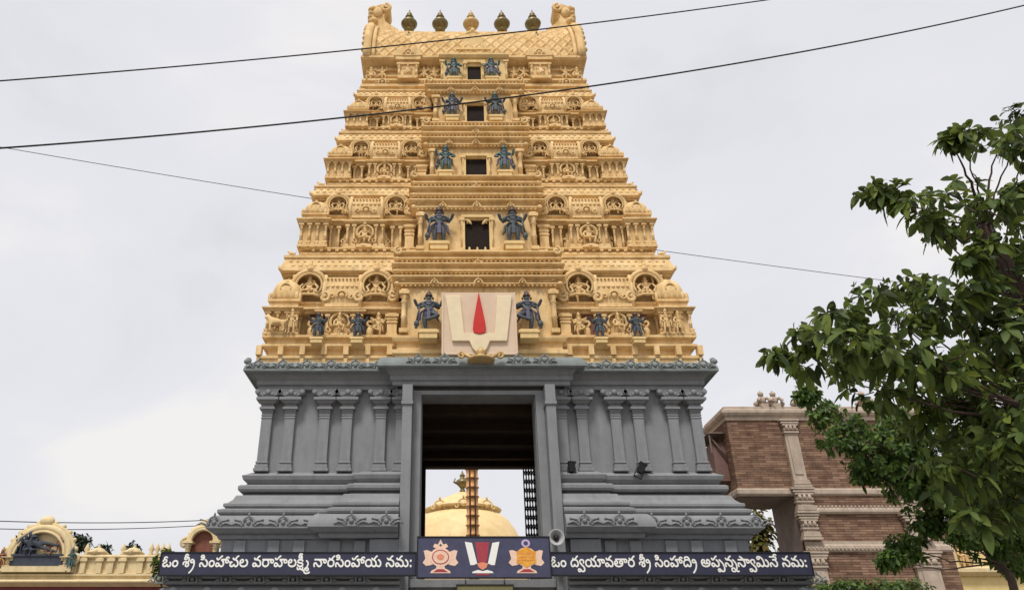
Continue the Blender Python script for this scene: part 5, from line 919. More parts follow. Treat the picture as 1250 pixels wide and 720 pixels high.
def board(name, lab, pa, pb, yt, yb, Y, m):
    xa, zt = at(pa, yt, Y); xb, zb = at(pb, yb, Y); xa = at(pa, (yt + yb) / 2, Y)[0]; xb = at(pb, (yt + yb) / 2, Y)[0]
    t = thing(name, lab, 'sign board', ((xa + xb) / 2, Y, zb)); w = (xb - xa) / 2; h = zt - zb
    mb = MB(); mb.box(-w, w, 0, .09, 0, h); mb.build('panel', m, t)
    mb = MB()
    for a in ((-w - .03, w + .03, -.03, .0), (-w - .03, w + .03, h, h + .03)): mb.box(a[0], a[1], -.02, .1, a[2], a[3])
    for a in (-w - .03, w): mb.box(a, a + .03, -.02, .1, .0, h)
    for q in (-.8, -.27, .27, .8): mb.box(w * q - .03, w * q + .03, .09, .6, .1, .16)
    mb.build('frame', BLACK, t)
    return t, w, h
YB1 = 21.75
t, w, h = board('name_board', 'long dark blue board with white script on the left of the emblem board', 196, 507, 674.5, 701, YB1, NAVY)
lettering('lettering', TEL['L'], -w + .05, w - .10, h * .36, -.006, WHITE, t, 1.12)
t, w, h = board('name_board', 'long dark blue board with white script on the right of the emblem board', 671, 990, 674.5, 701, YB1, NAVY)
lettering('lettering', TEL['R'], -w + .04, w - .12, h * .36, -.006, WHITE, t, 1.16)
t, w, h = board('emblem_board', 'square topped slate blue board with three painted emblems over the doorway', 510, 671, 655.5, 704, 21.66, NAVYC)
PALE = mat('pale_emblem_paint', (.80, .56, .43), .6, .1, 10); ORG = mat('orange_emblem_paint', (.82, .29, .03), .6, .2, 10, col2=(.82, .45, .06)); SALM = mat('salmon_emblem_paint', (.72, .26, .16), .6, .1, 10)
CRIM = mat('crimson_emblem_paint', (.36, .05, .07), .6, .15, 8); LIL = mat('lilac_emblem_paint', (.52, .42, .66), .6, .1, 8)
def E_(c, y): return [(c[0] + p[0] * h, c[1] * h + p[1] * h) for p in y]
def ell(cx, cz, rx, rz, n=28): return [(cx + rx * math.cos(2 * math.pi * i / n), cz + rz * math.sin(2 * math.pi * i / n)) for i in range(n)]
def flat(name, polys, m, d):
    mb = MB()
    for p in polys: mb.ext(p, -d, -.001 + .002)
    return mb.build(name, m, t)
def mirror(p): return p + [(-a, b) for a, b in reversed(p)]
def shape(pts, cx): return [(cx + a * h, b * h) for a, b in pts]
for cx, main, disc, top in ((-w * .655, PALE, SALM, PALE), (w * .645, PALE, ORG, LIL)):
    leaves = []
    for s_ in (-1, 1):
        leaves.append(shape([(s_ * a, b) for a, b in [(.14, .42), (.20, .62), (.36, .68), (.45, .66), (.42, .56), (.40, .46), (.47, .36), (.38, .28), (.26, .30), (.18, .33)]][::s_], cx))
    for q in leaves: flat('emblem_leaf', [q], main, .006)
    flat('emblem_foot', [shape([(-.27, .10), (.27, .10), (.24, .16), (.11, .22), (.11, .32), (-.11, .32), (-.11, .22), (-.24, .16)], cx)], main, .010)
    flat('emblem_foot_fill', [shape([(-.20, .125), (.20, .125), (.08, .20), (-.08, .20)], cx)], CRIM, .014)
    flat('emblem_ring', [ell(cx, .50 * h, .28 * h, .24 * h)], main, .014)
    flat('emblem_disc', [ell(cx, .50 * h, .225 * h, .185 * h)] if cx < 0 else [[(cx + .30 * h * (1 if k % 2 == 0 else .82) * math.sin(2 * math.pi * k / 12), .50 * h + .27 * h * (1 if k % 2 == 0 else .82) * math.cos(2 * math.pi * k / 12)) for k in range(12)]], disc if cx > 0 else CRIM, .018)
    if cx < 0:
        flat('emblem_disc', [ell(cx, .50 * h, .20 * h, .16 * h)], PALE, .022); flat('emblem_disc', [ell(cx, .50 * h, .10 * h, .075 * h)], SALM, .026)
        flat('emblem_top', [shape([(-.20, .76), (-.12, .72), (.12, .72), (.20, .76), (.16, .84), (.07, .82), (.0, .95), (-.07, .82), (-.16, .84)], cx), shape([(-.10, .68), (.10, .68), (.10, .72), (-.10, .72)], cx)], top, .010)
        flat('emblem_top', [ell(cx, .80 * h, .03 * h, .03 * h)], NAVYC, .014)
    else:
        flat('emblem_top', [ell(cx, .85 * h, .115 * h, .10 * h)], top, .008); flat('emblem_top', [ell(cx, .85 * h, .06 * h, .055 * h)], NAVYC, .012)
        for q in (.42, .50, .58): flat('emblem_line', [shape([(-.22, q), (.22, q), (.22, q + .012), (-.22, q + .012)], cx)], SALM, .022)
cx = -w * .02
flat('forked_mark', [shape([(-.46, .89), (-.27, .86), (-.14, .34), (-.24, .30), (-.32, .30)], cx), shape([(.46, .89), (.32, .30), (.24, .30), (.14, .34), (.27, .86)], cx)], WHITE, .008)
flat('flame_mark', [shape([(-.19, .88), (.19, .88), (.12, .40), (0, .32), (-.12, .40)], cx)], CRIM, .006)
flat('emblem_foot', [shape([(-.15, .345), (0, .37), (.15, .345), (.10, .24), (0, .18), (-.10, .24)], cx)], SALM, .012)
flat('emblem_foot', [shape([(-.28, .10), (.28, .10), (.26, .14), (.12, .18), (0, .15), (-.12, .18), (-.26, .14)], cx)], WHITE, .010)
flat('emblem_foot', [shape([(-.18, .05), (.18, .05), (.16, .09), (-.16, .09)], cx)], CRIM, .008)

# small board hung below, inside the doorway
xa, zt = at(558, 714, 23.2); xb, _ = at(626, 714, 23.2)
t = thing('notice_board', 'small olive notice board hung under the emblem board inside the doorway', 'sign board', ((xa + xb) / 2, 23.2, zt - .6))
mb = MB(); mb.box(-(xb - xa) / 2, (xb - xa) / 2, 0, .05, 0, .6); mb.build('panel', mat('olive_board', (.22, .21, .10), .7), t)
mb = MB(); k = (xb - xa) / 2
mb.box(-k - .03, k + .03, -.02, .06, .6, .63); mb.box(-k - .03, -k, -.02, .06, 0, .6); mb.box(k, k + .03, -.02, .06, 0, .6)
for q in (-.7, .7): mb.tube([(q * k, .02, .62), (q * k, .02, .85)], .012, 6)
mb.build('frame', IRON, t)

# ------------------------------------------------------------------ lamps and loudspeaker fixed to the tower
def floodlight(px, py, tilt, lab):
    x, z = at(px, py, 23.62); r = thing('floodlight', lab, 'floodlight', (x, 23.62, z - .22), 'floodlights on the pillar ledge'); r.rotation_euler = (0, R(tilt), 0)
    mb = MB(); mb.frus(0, -.05, .16, .07, .08, .46, .11, .11); mb.box(-.125, .125, -.17, .07, .44, .48)
    for k in range(4): mb.box(-.12, .12, -.02, .03, .2 + k * .06, .22 + k * .06)
    mb.build('lamp_housing', BLACK, r)
    mb = MB(); mb.box(-.13, -.105, -.03, .03, .02, .32); mb.box(.105, .13, -.03, .03, .02, .32); mb.box(-.13, .13, -.03, .03, .0, .02); mb.build('bracket', BLACK, r)
floodlight(697, 574, 4, 'upright black floodlight on the ledge nearest the right door post')
floodlight(777, 574, 28, 'tilted black floodlight on the ledge between pillars right of the doorway')
x, z = at(679, 656, 22.6)
t = thing('loudspeaker', 'round grey horn loudspeaker on the right door post beside the emblem board', 'loudspeaker', (x, 22.6, z))
GM = mat('grey_horn', (.42, .42, .42), .5, .1, 6)
def ylathe(mb, prof, n=20):
    o = len(mb.v); mb.lathe(0, 0, 0, prof, n)
    for i in range(o, len(mb.v)): a, b, c = mb.v[i]; mb.v[i] = (a, -c, b)
mb = MB(); ylathe(mb, [(.05, -.45), (.06, -.3), (.10, -.1), (.19, .06), (.235, .10), (.225, .11), (.17, .06), (.08, -.08), (.0, -.1)]); mb.build('horn', GM, t)
mb = MB(); mb.lathe(0, .0, -.08, [(0, 0), (.06, .01), (.075, .08), (.06, .15), (0, .16)], 12); mb.build('driver', BLACK, t)
mb = MB(); mb.box(-.04, .04, .1, .5, -.12, -.06); mb.build('bracket', IRON, t)

# ------------------------------------------------------------------ folding gate at the back of the passage
xg0, _ = at(640, 600, 32.6); xg1 = PC + 2.84; zg1 = 9.9
t = thing('folding_gate', 'dark iron folding lattice gate pushed to the right end of the passage', 'gate', ((xg0 + xg1) / 2, 32.6, 0))
mb = MB(); W_ = (xg1 - xg0) / 2; nb_ = 6
for i in range(nb_): x = -W_ + 2 * W_ * i / (nb_ - 1); mb.box(x - .025, x + .025, -.03, .03, .02, zg1)
mb.build('upright', IRON, t)
mb = MB()
for i in range(nb_ - 1):
    xa = -W_ + 2 * W_ * i / (nb_ - 1); xb = xa + 2 * W_ / (nb_ - 1)
    for k in range(26):
        z = .1 + k * .375
        mb.tube([(xa, -.04, z), (xb, -.04, z + .3)], .022, 5); mb.tube([(xa, .04, z + .3), (xb, .04, z)], .022, 5)
mb.build('lattice', IRON, t)

# ------------------------------------------------------------------ the gilded shrine dome and flagstaff behind
DX, DZ = at(566, 640, 60)
DOME = thing('shrine_dome', 'golden rounded shrine tower seen through the passage with a dark finial on top', 'shrine', (DX, 64, 0))
GLD = mat('gilt_dome_paint', (.76, .55, .26), .55, .1, 1.5, col2=(.82, .63, .33), spec=.4)
zt = lambda py: at(0, py, 60)[1]
mb = MB(); mb.box(-6, 6, -5.2, 5.2, 0, zt(668)); mb.box(-6.3, 6.3, -5.5, 5.5, 5, 5.4); mb.build('walls', OCHP, DOME)
mb = MB(); z0 = zt(668)
prof = [(5.3, 0), (5.2, .5), (4.95, 1.2), (4.6, 1.9), (4.1, 2.6), (3.55, 3.05), (2.85, 3.25), (2.80, 3.45), (3.35, 3.52), (3.45, 3.62), (3.3, 3.72), (2.8, 3.9), (2.45, 4.15), (1.9, 4.55), (1.2, 4.85), (.7, 5.1), (.4, 5.2), (.0, 5.25)]
k = (zt(590) - z0) / 5.25
mb.lathe(0, -1, z0, [(r * .92, q * k) for r, q in prof], 32); mb.build('dome', GLD, DOME)
for a in (-128, -52, -90):
    mb = MB(); X, Y_ = 3.0 * math.cos(R(a)), -1 + 3.0 * math.sin(R(a))
    kudu(mb, X, Y_, z0 + 3.55 * k, .42, .3); mb.build('dome_arch', GLD, DOME)
mb = MB(); mb.lathe(0, -1, zt(591), [(.28, 0), (.22, .2), (.16, .35), (.34, .55), (.55, .8), (.50, 1.0), (.25, 1.15), (.16, 1.3), (.26, 1.4), (.1, 1.6), (0, 1.9)], 16)
for s_ in (-1, 1): mb.tube([(s_ * .3, -1, zt(591) + .7), (s_ * .7, -1, zt(591) + .9), (s_ * .6, -1, zt(591) + 1.2)], [.12, .1, .05], 7)
mb.build('finial', BRZ, DOME)
FX = at(576.5, 610, 44)[0]
t = thing('flagstaff', 'tall ringed copper temple flagstaff standing in front of the golden dome', 'flagstaff', (FX, 44, 0))
CUP = mat('copper_sheath', (.68, .33, .12), .5, .15, 6, metal=.1, col2=(.76, .42, .17))
pf = [(.34, 0)]
for i in range(38): z = .3 + i * .53; pf += [(.34, z), (.40, z + .03), (.40, z + .09), (.34, z + .12)]
mb = MB(); mb.lathe(0, 0, .6, pf + [(.2, 20.6)], 18); mb.build('pole', CUP, t)
for s_ in (-1, 1):
    mb = MB(); mb.tube([(s_ * .15, -.40, 1), (s_ * .15, -.42, 10), (s_ * .15, -.40, 20.5)], .042, 6); mb.build('bell_chain', IRON, t)
mb = MB(); mb.box(-.9, .9, -.9, .9, 0, .35); mb.box(-.7, .7, -.7, .7, .35, .6); mb.build('pedestal', OCHP, t)

# ------------------------------------------------------------------ compound wall with arched niches, left
YW = 30.0
MAR = mat('maroon_paint', (.17, .035, .035), .7, .15, 2, dirt=.2)
WY = mat('cream_yellow_paint', (.70, .565, .33), .8, .10, 2, .3, 30, dirt=.45)
NB = mat('niche_dark_blue', (.045, .055, .075), .7, .2, 5)
_, zc = at(0, 714, YW); _, zp = at(0, 677, YW); _, zl = at(0, 700, YW)
CW = thing('compound_wall', 'maroon and cream temple boundary wall with an ornate parapet, left of the tower', 'wall', (-10, YW, 0))
def wp(mb, n, m): return part(mb, n, m, CW)
xl = at(-260, 700, YW)[0]; xr = at(262, 700, YW)[0]
mb = MB(); mb.box(xl, xr, YW, YW + .6, 0, zc - .05); wp(mb, 'wall', MAR)
mb = MB(); pth = [(xl, YW), (xr, YW)]
mb.sweep(pth, [(-.3, zc - .05), (.08, zc - .05), (.16, zc), (.30, zc + .07), (.32, zc + .11), (.26, zc + .17), (.10, zc + .21), (.10, zc + .29), (.18, zc + .32), (.18, zc + .38), (.06, zc + .41), (-.3, zc + .42)])
wp(mb, 'cornice', WY)
mb = MB(); zt_ = at(0, 681, YW)[1]
mb.box(xl, xr, YW + .02, YW + .45, zc + .42, zt_)
xx = [at(p, 690, YW)[0] for p in (-150, -110, -70, -30, 92, 102, 122, 136, 150, 172, 184, 196)]
for x in xx: mb.box(x - .10, x + .10, YW - .10, YW + .05, zc + .42, zt_ + .02); mb.box(x - .15, x + .15, YW - .14, YW + .1, zt_ - .12, zt_ - .02)
mb.sweep([(xl, YW + .02), (xr, YW + .02)], [(-.45, zt_), (.10, zt_), (.14, zt_ + .05), (.10, zt_ + .12), (-.45, zt_ + .14)])
wp(mb, 'parapet', WY)
for p, hh in ((114, .55), (158, .6), (-60, .55), (-130, .6)):
    mb = MB(); x = at(p, 690, YW)[0]
    mb.lathe(x, YW + .2, zt_ + .12, [(.30, 0), (.30, .06), (.34, .08), (.34, .12), (.22, .20), (.16, .26), (.05, .30), (.06, .33), (0, .40)], 14, sq=5)
    mb.blob((x, YW - .1, zt_ + .24), (.12, .08, .1), 8, 5)
    wp(mb, 'parapet_shrine', WY)
for p in (180, 187, 194, 201, 100, 145):
    mb = MB(); x = at(p, 690, YW)[0]; mb.lathe(x, YW + .15, zt_ + .12, [(.07, 0), (.1, .06), (.05, .12), (.11, .22), (.06, .34), (0, .48)], 8); wp(mb, 'finial', WY)
_, za0 = at(0, 697, YW); _, za1 = at(0, 645, YW)
def niche(pc, r_px, front):
    xa = at(pc, 690, YW)[0]; r = r_px * .0310
    mb = MB()
    zc_ = za1 - r + .02
    mb.tube(arc(xa, YW - .12, zc_, r, -8, 188, 26), .13, 8); mb.tube(arc(xa, YW - .2, zc_, r * .86, -6, 186, 24), .06, 7); mb.tube(arc(xa, YW - .06, zc_, r * 1.13, 5, 175, 24), .09, 7)
    for k in range(13): a = R(k * 15); mb.blob((xa + r * 1.2 * math.cos(a), YW - .05, zc_ + r * 1.2 * math.sin(a)), (.1, .08, .1), 6, 4)
    for s_ in (-1, 1):
        column(mb, xa + s_ * r * .98, YW - .18, za0 + .15, zc_ + .05, .11); mb.tube(spiral(xa + s_ * r * 1.22, YW - .15, zc_ - .05, .2, 1.1, 90, -s_, 16), .06, 6)
    mb.blob((xa, YW - .1, zc_ + r * 1.22), (.3, .15, .2), 8, 5); mb.lathe(xa, YW, zc_ + r * 1.2, [(.10, 0), (.14, .07), (.06, .14), (.08, .18), (0, .27)], 10)
    mb.box(xa - r * 1.25, xa + r * 1.25, YW - .34, YW, za0 - .05, za0 + .15)
    o = wp(mb, 'niche_arch', WY)
    mb = MB()
    n = 20; mb.ext([(xa - r, za0 + .15)] + [(xa + r * math.cos(math.pi - math.pi * k / n), zc_ + r * math.sin(math.pi * k / n)) for k in range(n + 1)] + [(xa + r, za0 + .15)], YW - .02, YW + .3)
    wp(mb, 'niche_back', WY if front else RUST)
    return xa, r, zc_
xa, r, zc_ = niche(47, 36, True)
T_ = thing('niche_relief', 'dark slate relief of a reclining figure with attendants inside the arched parapet niche', 'relief', (xa, YW - .1, za0 + .15))
mb = MB(); mb.box(-r * .92, r * .92, -.12, .1, 0, .36); mb.box(-r * .88, r * .88, -.16, .1, .36, .44); mb.box(-r * .92, -.2, -.02, .09, .44, zc_ - za0 + .35); mb.build('couch', NB, T_)
mb = MB()
M_ = Matrix.Translation((.75, -.14, .62)) @ Matrix.Rotation(R(-78), 4, 'Y') @ Matrix.Diagonal((1.2, .9, 1.6, 1)); mb.join(FIG['stand'], M_)
mb.build('reclining_figure', NB, T_)
for x, k, s in ((-.78, 'guard', .78), (-.42, 'seat', .8), (.35, 'seat', .7), (.72, 'stand', .62)):
    mb = MB(); mb.join(FIG[k], Matrix.Translation((x, -.1, .5 if k != 'seat' else .25)) @ Matrix.Scale(s, 4)); dress_o = mb.build('attendant', NB if x < 0 else RUST, T_)
mb = MB()
for k in range(5): mb.blob((-.72 + .13 * k, -.1, .95 + .10 * (2 - abs(k - 2))), (.1, .08, .14), 7, 5)
mb.build('serpent_hood', NB, T_)
for p in (5, -26, 90):
    x = at(p, 690, YW)[0]; s = 'dark' if p != 90 else 'green'
    q = thing('niche_statue', {5: 'maroon standing statue at the left side of the arched parapet niche', -26: 'maroon standing statue on the parapet beyond the arched niche', 90: 'dark green standing statue at the right side of the arched parapet niche'}[p], 'statue', (x, YW - .3, zc + .43), 'statues beside the parapet niche')
    mb = MB(); mb.join(FIG['stand'], Matrix.Scale(.86, 4)); mb.build('body', RUST if p != 90 else STG, q)
    for n_, me_ in (('crown', crownmesh(OCHD if p != 90 else STG)), ('garment', dressmesh('stand', OCHD if p != 90 else STG))):
        o = bpy.data.objects.new(n_, me_); COL.objects.link(o); o.parent = q; o.scale = (.86,) * 3
niche(245, 17, False)

# ------------------------------------------------------------------ brick building on the right
def brickmat():
    m = bpy.data.materials.new('long_thin_bricks'); m.use_nodes = True
    t = m.node_tree; n = t.nodes; b = n['Principled BSDF']; b.inputs['Roughness'].default_value = .85; b.inputs['Specular IOR Level'].default_value = .2
    tcx = n.new('ShaderNodeTexCoord'); sp = n.new('ShaderNodeSeparateXYZ'); ad = n.new('ShaderNodeMath'); cb = n.new('ShaderNodeCombineXYZ')
    t.links.new(tcx.outputs['Object'], sp.inputs[0]); t.links.new(sp.outputs['X'], ad.inputs[0]); t.links.new(sp.outputs['Y'], ad.inputs[1])
    t.links.new(ad.outputs[0], cb.inputs['X']); t.links.new(sp.outputs['Z'], cb.inputs['Y'])
    br = n.new('ShaderNodeTexBrick'); br.inputs['Scale'].default_value = 1; br.inputs['Brick Width'].default_value = .60; br.inputs['Row Height'].default_value = .098
    br.inputs['Mortar Size'].default_value = .012; br.inputs['Mortar Smooth'].default_value = .3; br.inputs['Bias'].default_value = -.1
    br.inputs['Color1'].default_value = (.165, .100, .070, 1); br.inputs['Color2'].default_value = (.345, .225, .162, 1); br.inputs['Mortar'].default_value = (.10, .068, .052, 1)
    t.links.new(cb.outputs[0], br.inputs['Vector'])
    no = n.new('ShaderNodeTexNoise'); no.inputs['Scale'].default_value = 2.2; no.inputs['Detail'].default_value = 8
    t.links.new(cb.outputs[0], no.inputs['Vector'])
    mx = n.new('ShaderNodeMix'); mx.data_type = 'RGBA'; mx.blend_type = 'MULTIPLY'; mx.inputs['Factor'].default_value = .8
    r = n.new('ShaderNodeValToRGB'); r.color_ramp.elements[0].position = .3; r.color_ramp.elements[0].color = (.55, .5, .5, 1); r.color_ramp.elements[1].position = .7; r.color_ramp.elements[1].color = (1.25, 1.2, 1.1, 1)
    t.links.new(no.outputs['Fac'], r.inputs['Fac']); t.links.new(br.outputs['Color'], mx.inputs['A']); t.links.new(r.outputs['Color'], mx.inputs['B'])
    t.links.new(mx.outputs['Result'], b.inputs['Base Color'])
    bp = n.new('ShaderNodeBump'); bp.inputs['Strength'].default_value = .6; bp.inputs['Distance'].default_value = .03; bp.invert = True
    t.links.new(br.outputs['Fac'], bp.inputs['Height']); t.links.new(bp.outputs['Normal'], b.inputs['Normal'])
    return m
BRK = brickmat()
SAND = mat('buff_sandstone', (.47, .385, .31), .85, .16, 3, .4, 30, dirt=.5)
DPL = mat('grey_brown_plaster', (.20, .155, .13), .85, .2, 2, .3, 20)
YBk = 32.0
BB = thing('brick_building', 'brown brick building with buff stone pilasters and a jutting upper storey, right of the tower', 'building', (16, YBk, 0))
def bp_(mb, n, m, **k): return part(mb, n, m, BB, **k)
ax = lambda px, py: at(px, py, YBk)[0]
az = lambda py: at(0, py, YBk)[1]
xL, xLo, xR = ax(893, 550), ax(977, 640), ax(1142, 600)
zs, zt2 = az(604), az(513)
mb = MB(); mb.box(xL, xR, YBk, YBk + 2.75, zs, zt2); bp_(mb, 'upper_wall', BRK)
mb = MB(); mb.box(xLo, xR, YBk + .002, YBk + 2.5, 0, zs - .002); mb.box(xLo + 3, xR, YBk + 2.5, YBk + 9, 0, zt2 - .3); bp_(mb, 'lower_wall', BRK)
mb = MB(); mb.box(xL + .02, xLo, YBk + .25, YBk + 2.7, zs - .06, zs - .004); mb.box(xLo - .012, xLo - .002, YBk + .2, YBk + 2.4, 2, zs - .06); bp_(mb, 'soffit', DPL)
mb = MB(); pth = [(xL, YBk + 2.75), (xL, YBk), (xR, YBk)]
mb.sweep(pth, [(-.2, zt2 - .02), (.06, zt2), (.06, zt2 + .14), (.16, zt2 + .20), (.22, zt2 + .30), (.22, zt2 + .42), (.05, zt2 + .50), (.05, zt2 + .62), (-.25, zt2 + .66)])
bp_(mb, 'cornice', SAND, bevel=.01)
mb = MB(); h_ = zs
mb.sweep(pth, [(-.2, h_ - .02), (.05, h_ - .02), (.10, h_ + .05), (.10, h_ + .22), (.04, h_ + .28), (-.2, h_ + .3)])
mb.sweep([(xLo, YBk + .002), (xR, YBk + .002)], [(-.1, h_ - .78), (.10, h_ - .78), (.16, h_ - .70), (.16, h_ - .60), (.06, h_ - .52), (-.1, h_ - .5)])
for i in range(29): x = xLo + .1 + i * .16; mb.box(x, x + .08, YBk - .12, YBk, h_ - .53, h_ - .44)
zq = az(672)
mb.sweep([(xLo, YBk + .002), (xR, YBk + .002)], [(-.1, zq - .05), (.06, zq - .05), (.12, zq + .02), (.12, zq + .18), (.06, zq + .26), (.06, zq + .36), (-.1, zq + .40)])
for i in range(29): x = xLo + .1 + i * .16; mb.blob((x, YBk - .12, zq + .09), (.06, .05, .06), 6, 4)
bp_(mb, 'string_course', SAND, bevel=.008)
def stonepil(xc, w, z0, z1, fr):
    mb = MB()
    mb.box(xc - w, xc + w, fr - .14, fr + .03, z0 + .3, z1 - .3)
    mb.box(xc - w * .62, xc + w * .62, fr - .18, fr - .13, z0 + .55, z1 - .75)
    for q, e in ((0, 1.35), (.12, 1.2), (.22, 1.1)): mb.box(xc - w * e, xc + w * e, fr - .14 - .1 * e, fr + .03, z0 + q, z0 + q + .10)
    for q, e in ((.62, 1.12), (.5, 1.06), (.30, 1.16), (.20, 1.32), (.08, 1.48)): mb.box(xc - w * e, xc + w * e, fr - .14 - .08 * e, fr + .03, z1 - q, z1 - q + .08)
    for k in (-1, 0, 1): mb.blob((xc + k * w * .6, fr - .22, z1 - .40), (w * .28, .08, .12), 7, 5)
    return bp_(mb, 'pilaster', SAND, bevel=.01)
stonepil(ax(968, 550), .29, zs + .28, zt2, YBk); stonepil(ax(1120, 550), .29, zs + .28, zt2, YBk)
stonepil(ax(986, 640), .30, zq + .4, zs - .8, YBk); stonepil(ax(986, 640), .34, 0, zq - .05, YBk)
stonepil(ax(1118, 650), .40, zq + .4, zs - .8, YBk - .05); stonepil(ax(1118, 650), .46, 0, zq - .05, YBk - .05); stonepil(ax(1118, 650), .36, zs - .78, zs + .27, YBk)
stonepil(ax(986, 640), .33, zs - .78, zs + .27, YBk - .02)
for k, x in enumerate((ax(935, 505) + .0, ax(950, 505), ax(980, 505), ax(1060, 505))):
    mb = MB(); b_ = zt2 + .64
    mb.box(x - .32, x + .32, YBk + .0, YBk + .5, b_, b_ + .25); mb.blob((x, YBk + .2, b_ + .55), (.28, .25, .4), 9, 6); mb.blob((x - .04, YBk + .1, b_ + 1.0), (.17, .17, .2), 8, 6)
    for s_ in (-1, 1): mb.tube([(x + s_ * .2, YBk, b_ + .7), (x + s_ * .38, YBk - .1, b_ + .45), (x + s_ * .22, YBk - .2, b_ + .3)], [.1, .09, .06], 7); mb.blob((x + s_ * .45, YBk + .1, b_ + .25), (.15, .15, .2), 7, 5)
    mb.lathe(x, YBk + .2, b_ + 1.12, [(.15, 0), (.17, .05), (.1, .12), (.0, .3)], 8)
    for q, v_ in enumerate(mb.v): mb.v[q] = (x + (v_[0] - x) * .7, v_[1], b_ + (v_[2] - b_) * .58)
    bp_(mb, 'roof_carving', SAND)
mb = MB(); e0 = az(524)
mb.extx([(YBk + .4, e0 - .05), (YBk + .4, e0), (YBk + 2.6, e0 + .0), (YBk + 2.6, e0 - .05)], xL - .75, xL)
mb.box(xL - .72, xL - .66, YBk + .45, YBk + .5, e0 - .9, e0)
mb.tube([(xL - .70, YBk + .6, e0), (xL - .02, YBk + .6, e0 - 1.1)], .04, 6)
mb.build('window_hood', DPL).parent = BB; bpy.data.objects['window_hood'].matrix_parent_inverse = Matrix.Translation(-Vector((16, YBk, 0)))
mb = MB(); mb.box(xL - .55, xL - .003, YBk + .7, YBk + 2.4, az(580), az(535)); mb.box(xL - .62, xL - .003, YBk + .65, YBk + 2.45, az(582), az(580)); bp_(mb, 'bay_window', mat('purple_brown_plaster', (.20, .12, .105), .85, .2, 2, .3, 20))

# yellow building farther right
YY = 37.0
t = thing('yellow_building', 'low yellow painted temple hall behind the tree at the right edge', 'building', (25, YY, 0))
ay = lambda py: at(0, py, YY)[1]; x0, x1 = at(1120, 690, YY)[0], at(1330, 690, YY)[0]
mb = MB(); mb.box(x0, x1, YY, YY + 6, 0, ay(664)); part(mb, 'wall', mat('bright_yellow_paint', (.74, .58, .27), .75, .1, 2, .2, 30, dirt=.2), t)
mb = MB()
for pz, o in ((700, .35), (664, .25)): mb.sweep([(x0, YY), (x1, YY)], [(-.1, ay(pz) - .1), (o * .4, ay(pz) - .1), (o, ay(pz) + .05), (o, ay(pz) + .2), (o * .5, ay(pz) + .3), (-.1, ay(pz) + .32)])
for p in (1140, 1165, 1190, 1215): x = at(p, 690, YY)[0]; mb.box(x - .14, x + .14, YY - .14, YY, ay(698), ay(668))
part(mb, 'trim', WY, t)
o = rel('relief_figure', REL['seat'], t, (at(1152, 690, YY)[0], YY - .12, ay(700)), 1.5); rel('relief_figure', REL['stand'], t, (at(1178, 690, YY)[0], YY - .12, ay(697)), 1.3)

# ------------------------------------------------------------------ overhead wires
def wire(lab, A, Bp, sag, r, name='overhead_wire', m=BLACK, ext=0):
    ax_, az_ = at(*A); bx_, bz_ = at(*Bp)
    a = Vector((ax_, A[2], az_)); b = Vector((bx_, Bp[2], bz_))
    pts = []
    for i in range(-20, 61):
        t = i / 40; p = a.lerp(b, t); p.z -= sag * 4 * t * (1 - t); pts.append(p)
    mb = MB(); mb.tube([p - a for p in pts], r, 6)
    o = mb.build(name, m); o.location = a
    return tag(o, lab, 'wire', 'wires crossing the sky')
GW = mat('grey_cable', (.10, .10, .11), .6, .1, 5)
wire('upper thick dark wire slanting across the sky over the tower roof', (0, 99, 13), (945, -1, 15), .22, .019)
wire('lower thick dark wire slanting across the upper storeys of the tower', (0, 181, 12), (1250, 7, 15), .62, .021)
wire('thin pale wire running down to the right behind the tower', (20, 183, 36), (1062, 340, 44), .35, .022, m=GW)
wire('faint wire low at the left above the parapet, upper of the pair', (-40, 634, 34), (262, 634, 40), .14, .022, m=GW)
wire('faint wire low at the left above the parapet, lower of the pair', (-40, 644, 34), (262, 640, 40), .14, .02, m=GW)
# ------------------------------------------------------------------ trees and plants
def leaf(mb, p, d, up, l, w, rnd, droop=.3):
    """one folded leaf: base p, direction d, blade normal near up"""
    d = d.normalized(); s = d.cross(up)
    if s.length < .05: s = d.cross(Vector((1, 0, 0)))
    s.normalize(); n = s.cross(d)
    vs = []; prof = ((0, .06), (.28, .75), (.58, 1.0), (.84, .62), (1, .02))
    for t, q in prof:
        c = p + d * (l * t) - Vector((0, 0, 1)) * (droop * l * t * t)
        for k in (-1, 0, 1): vs.append(c + s * (k * w * q) + n * (abs(k) * w * q * .28))
    fs = []
    for i in range(len(prof) - 1):
        for k in (0, 1): fs.append((i * 3 + k, i * 3 + k + 1, i * 3 + k + 4, i * 3 + k + 3))
    mb._add(vs, fs, True)
def rosette(mb, p, axis, n, l, w, rnd, droop):
    axis = axis.normalized(); a = axis.cross(Vector((.3, .2, 1))).normalized(); b = axis.cross(a)
    for i in range(n):
        t = 2 * math.pi * (i + rnd.random() * .6) / n; sp = rnd.uniform(.75, 1.5)
        d = axis * rnd.uniform(.15, .8) + (a * math.cos(t) + b * math.sin(t)) * sp
        k = rnd.choice((rnd.uniform(.4, .75), rnd.uniform(.75, 1.15), rnd.uniform(.8, 1.15)))
        leaf(mb, p + axis * rnd.uniform(-.08, .04), d, (axis + Vector((0, 0, .9)) + Vector((rnd.gauss(0, .3), rnd.gauss(0, .3), 0))).normalized(), l * k, w * k, rnd, droop * rnd.uniform(.4, 1.5))
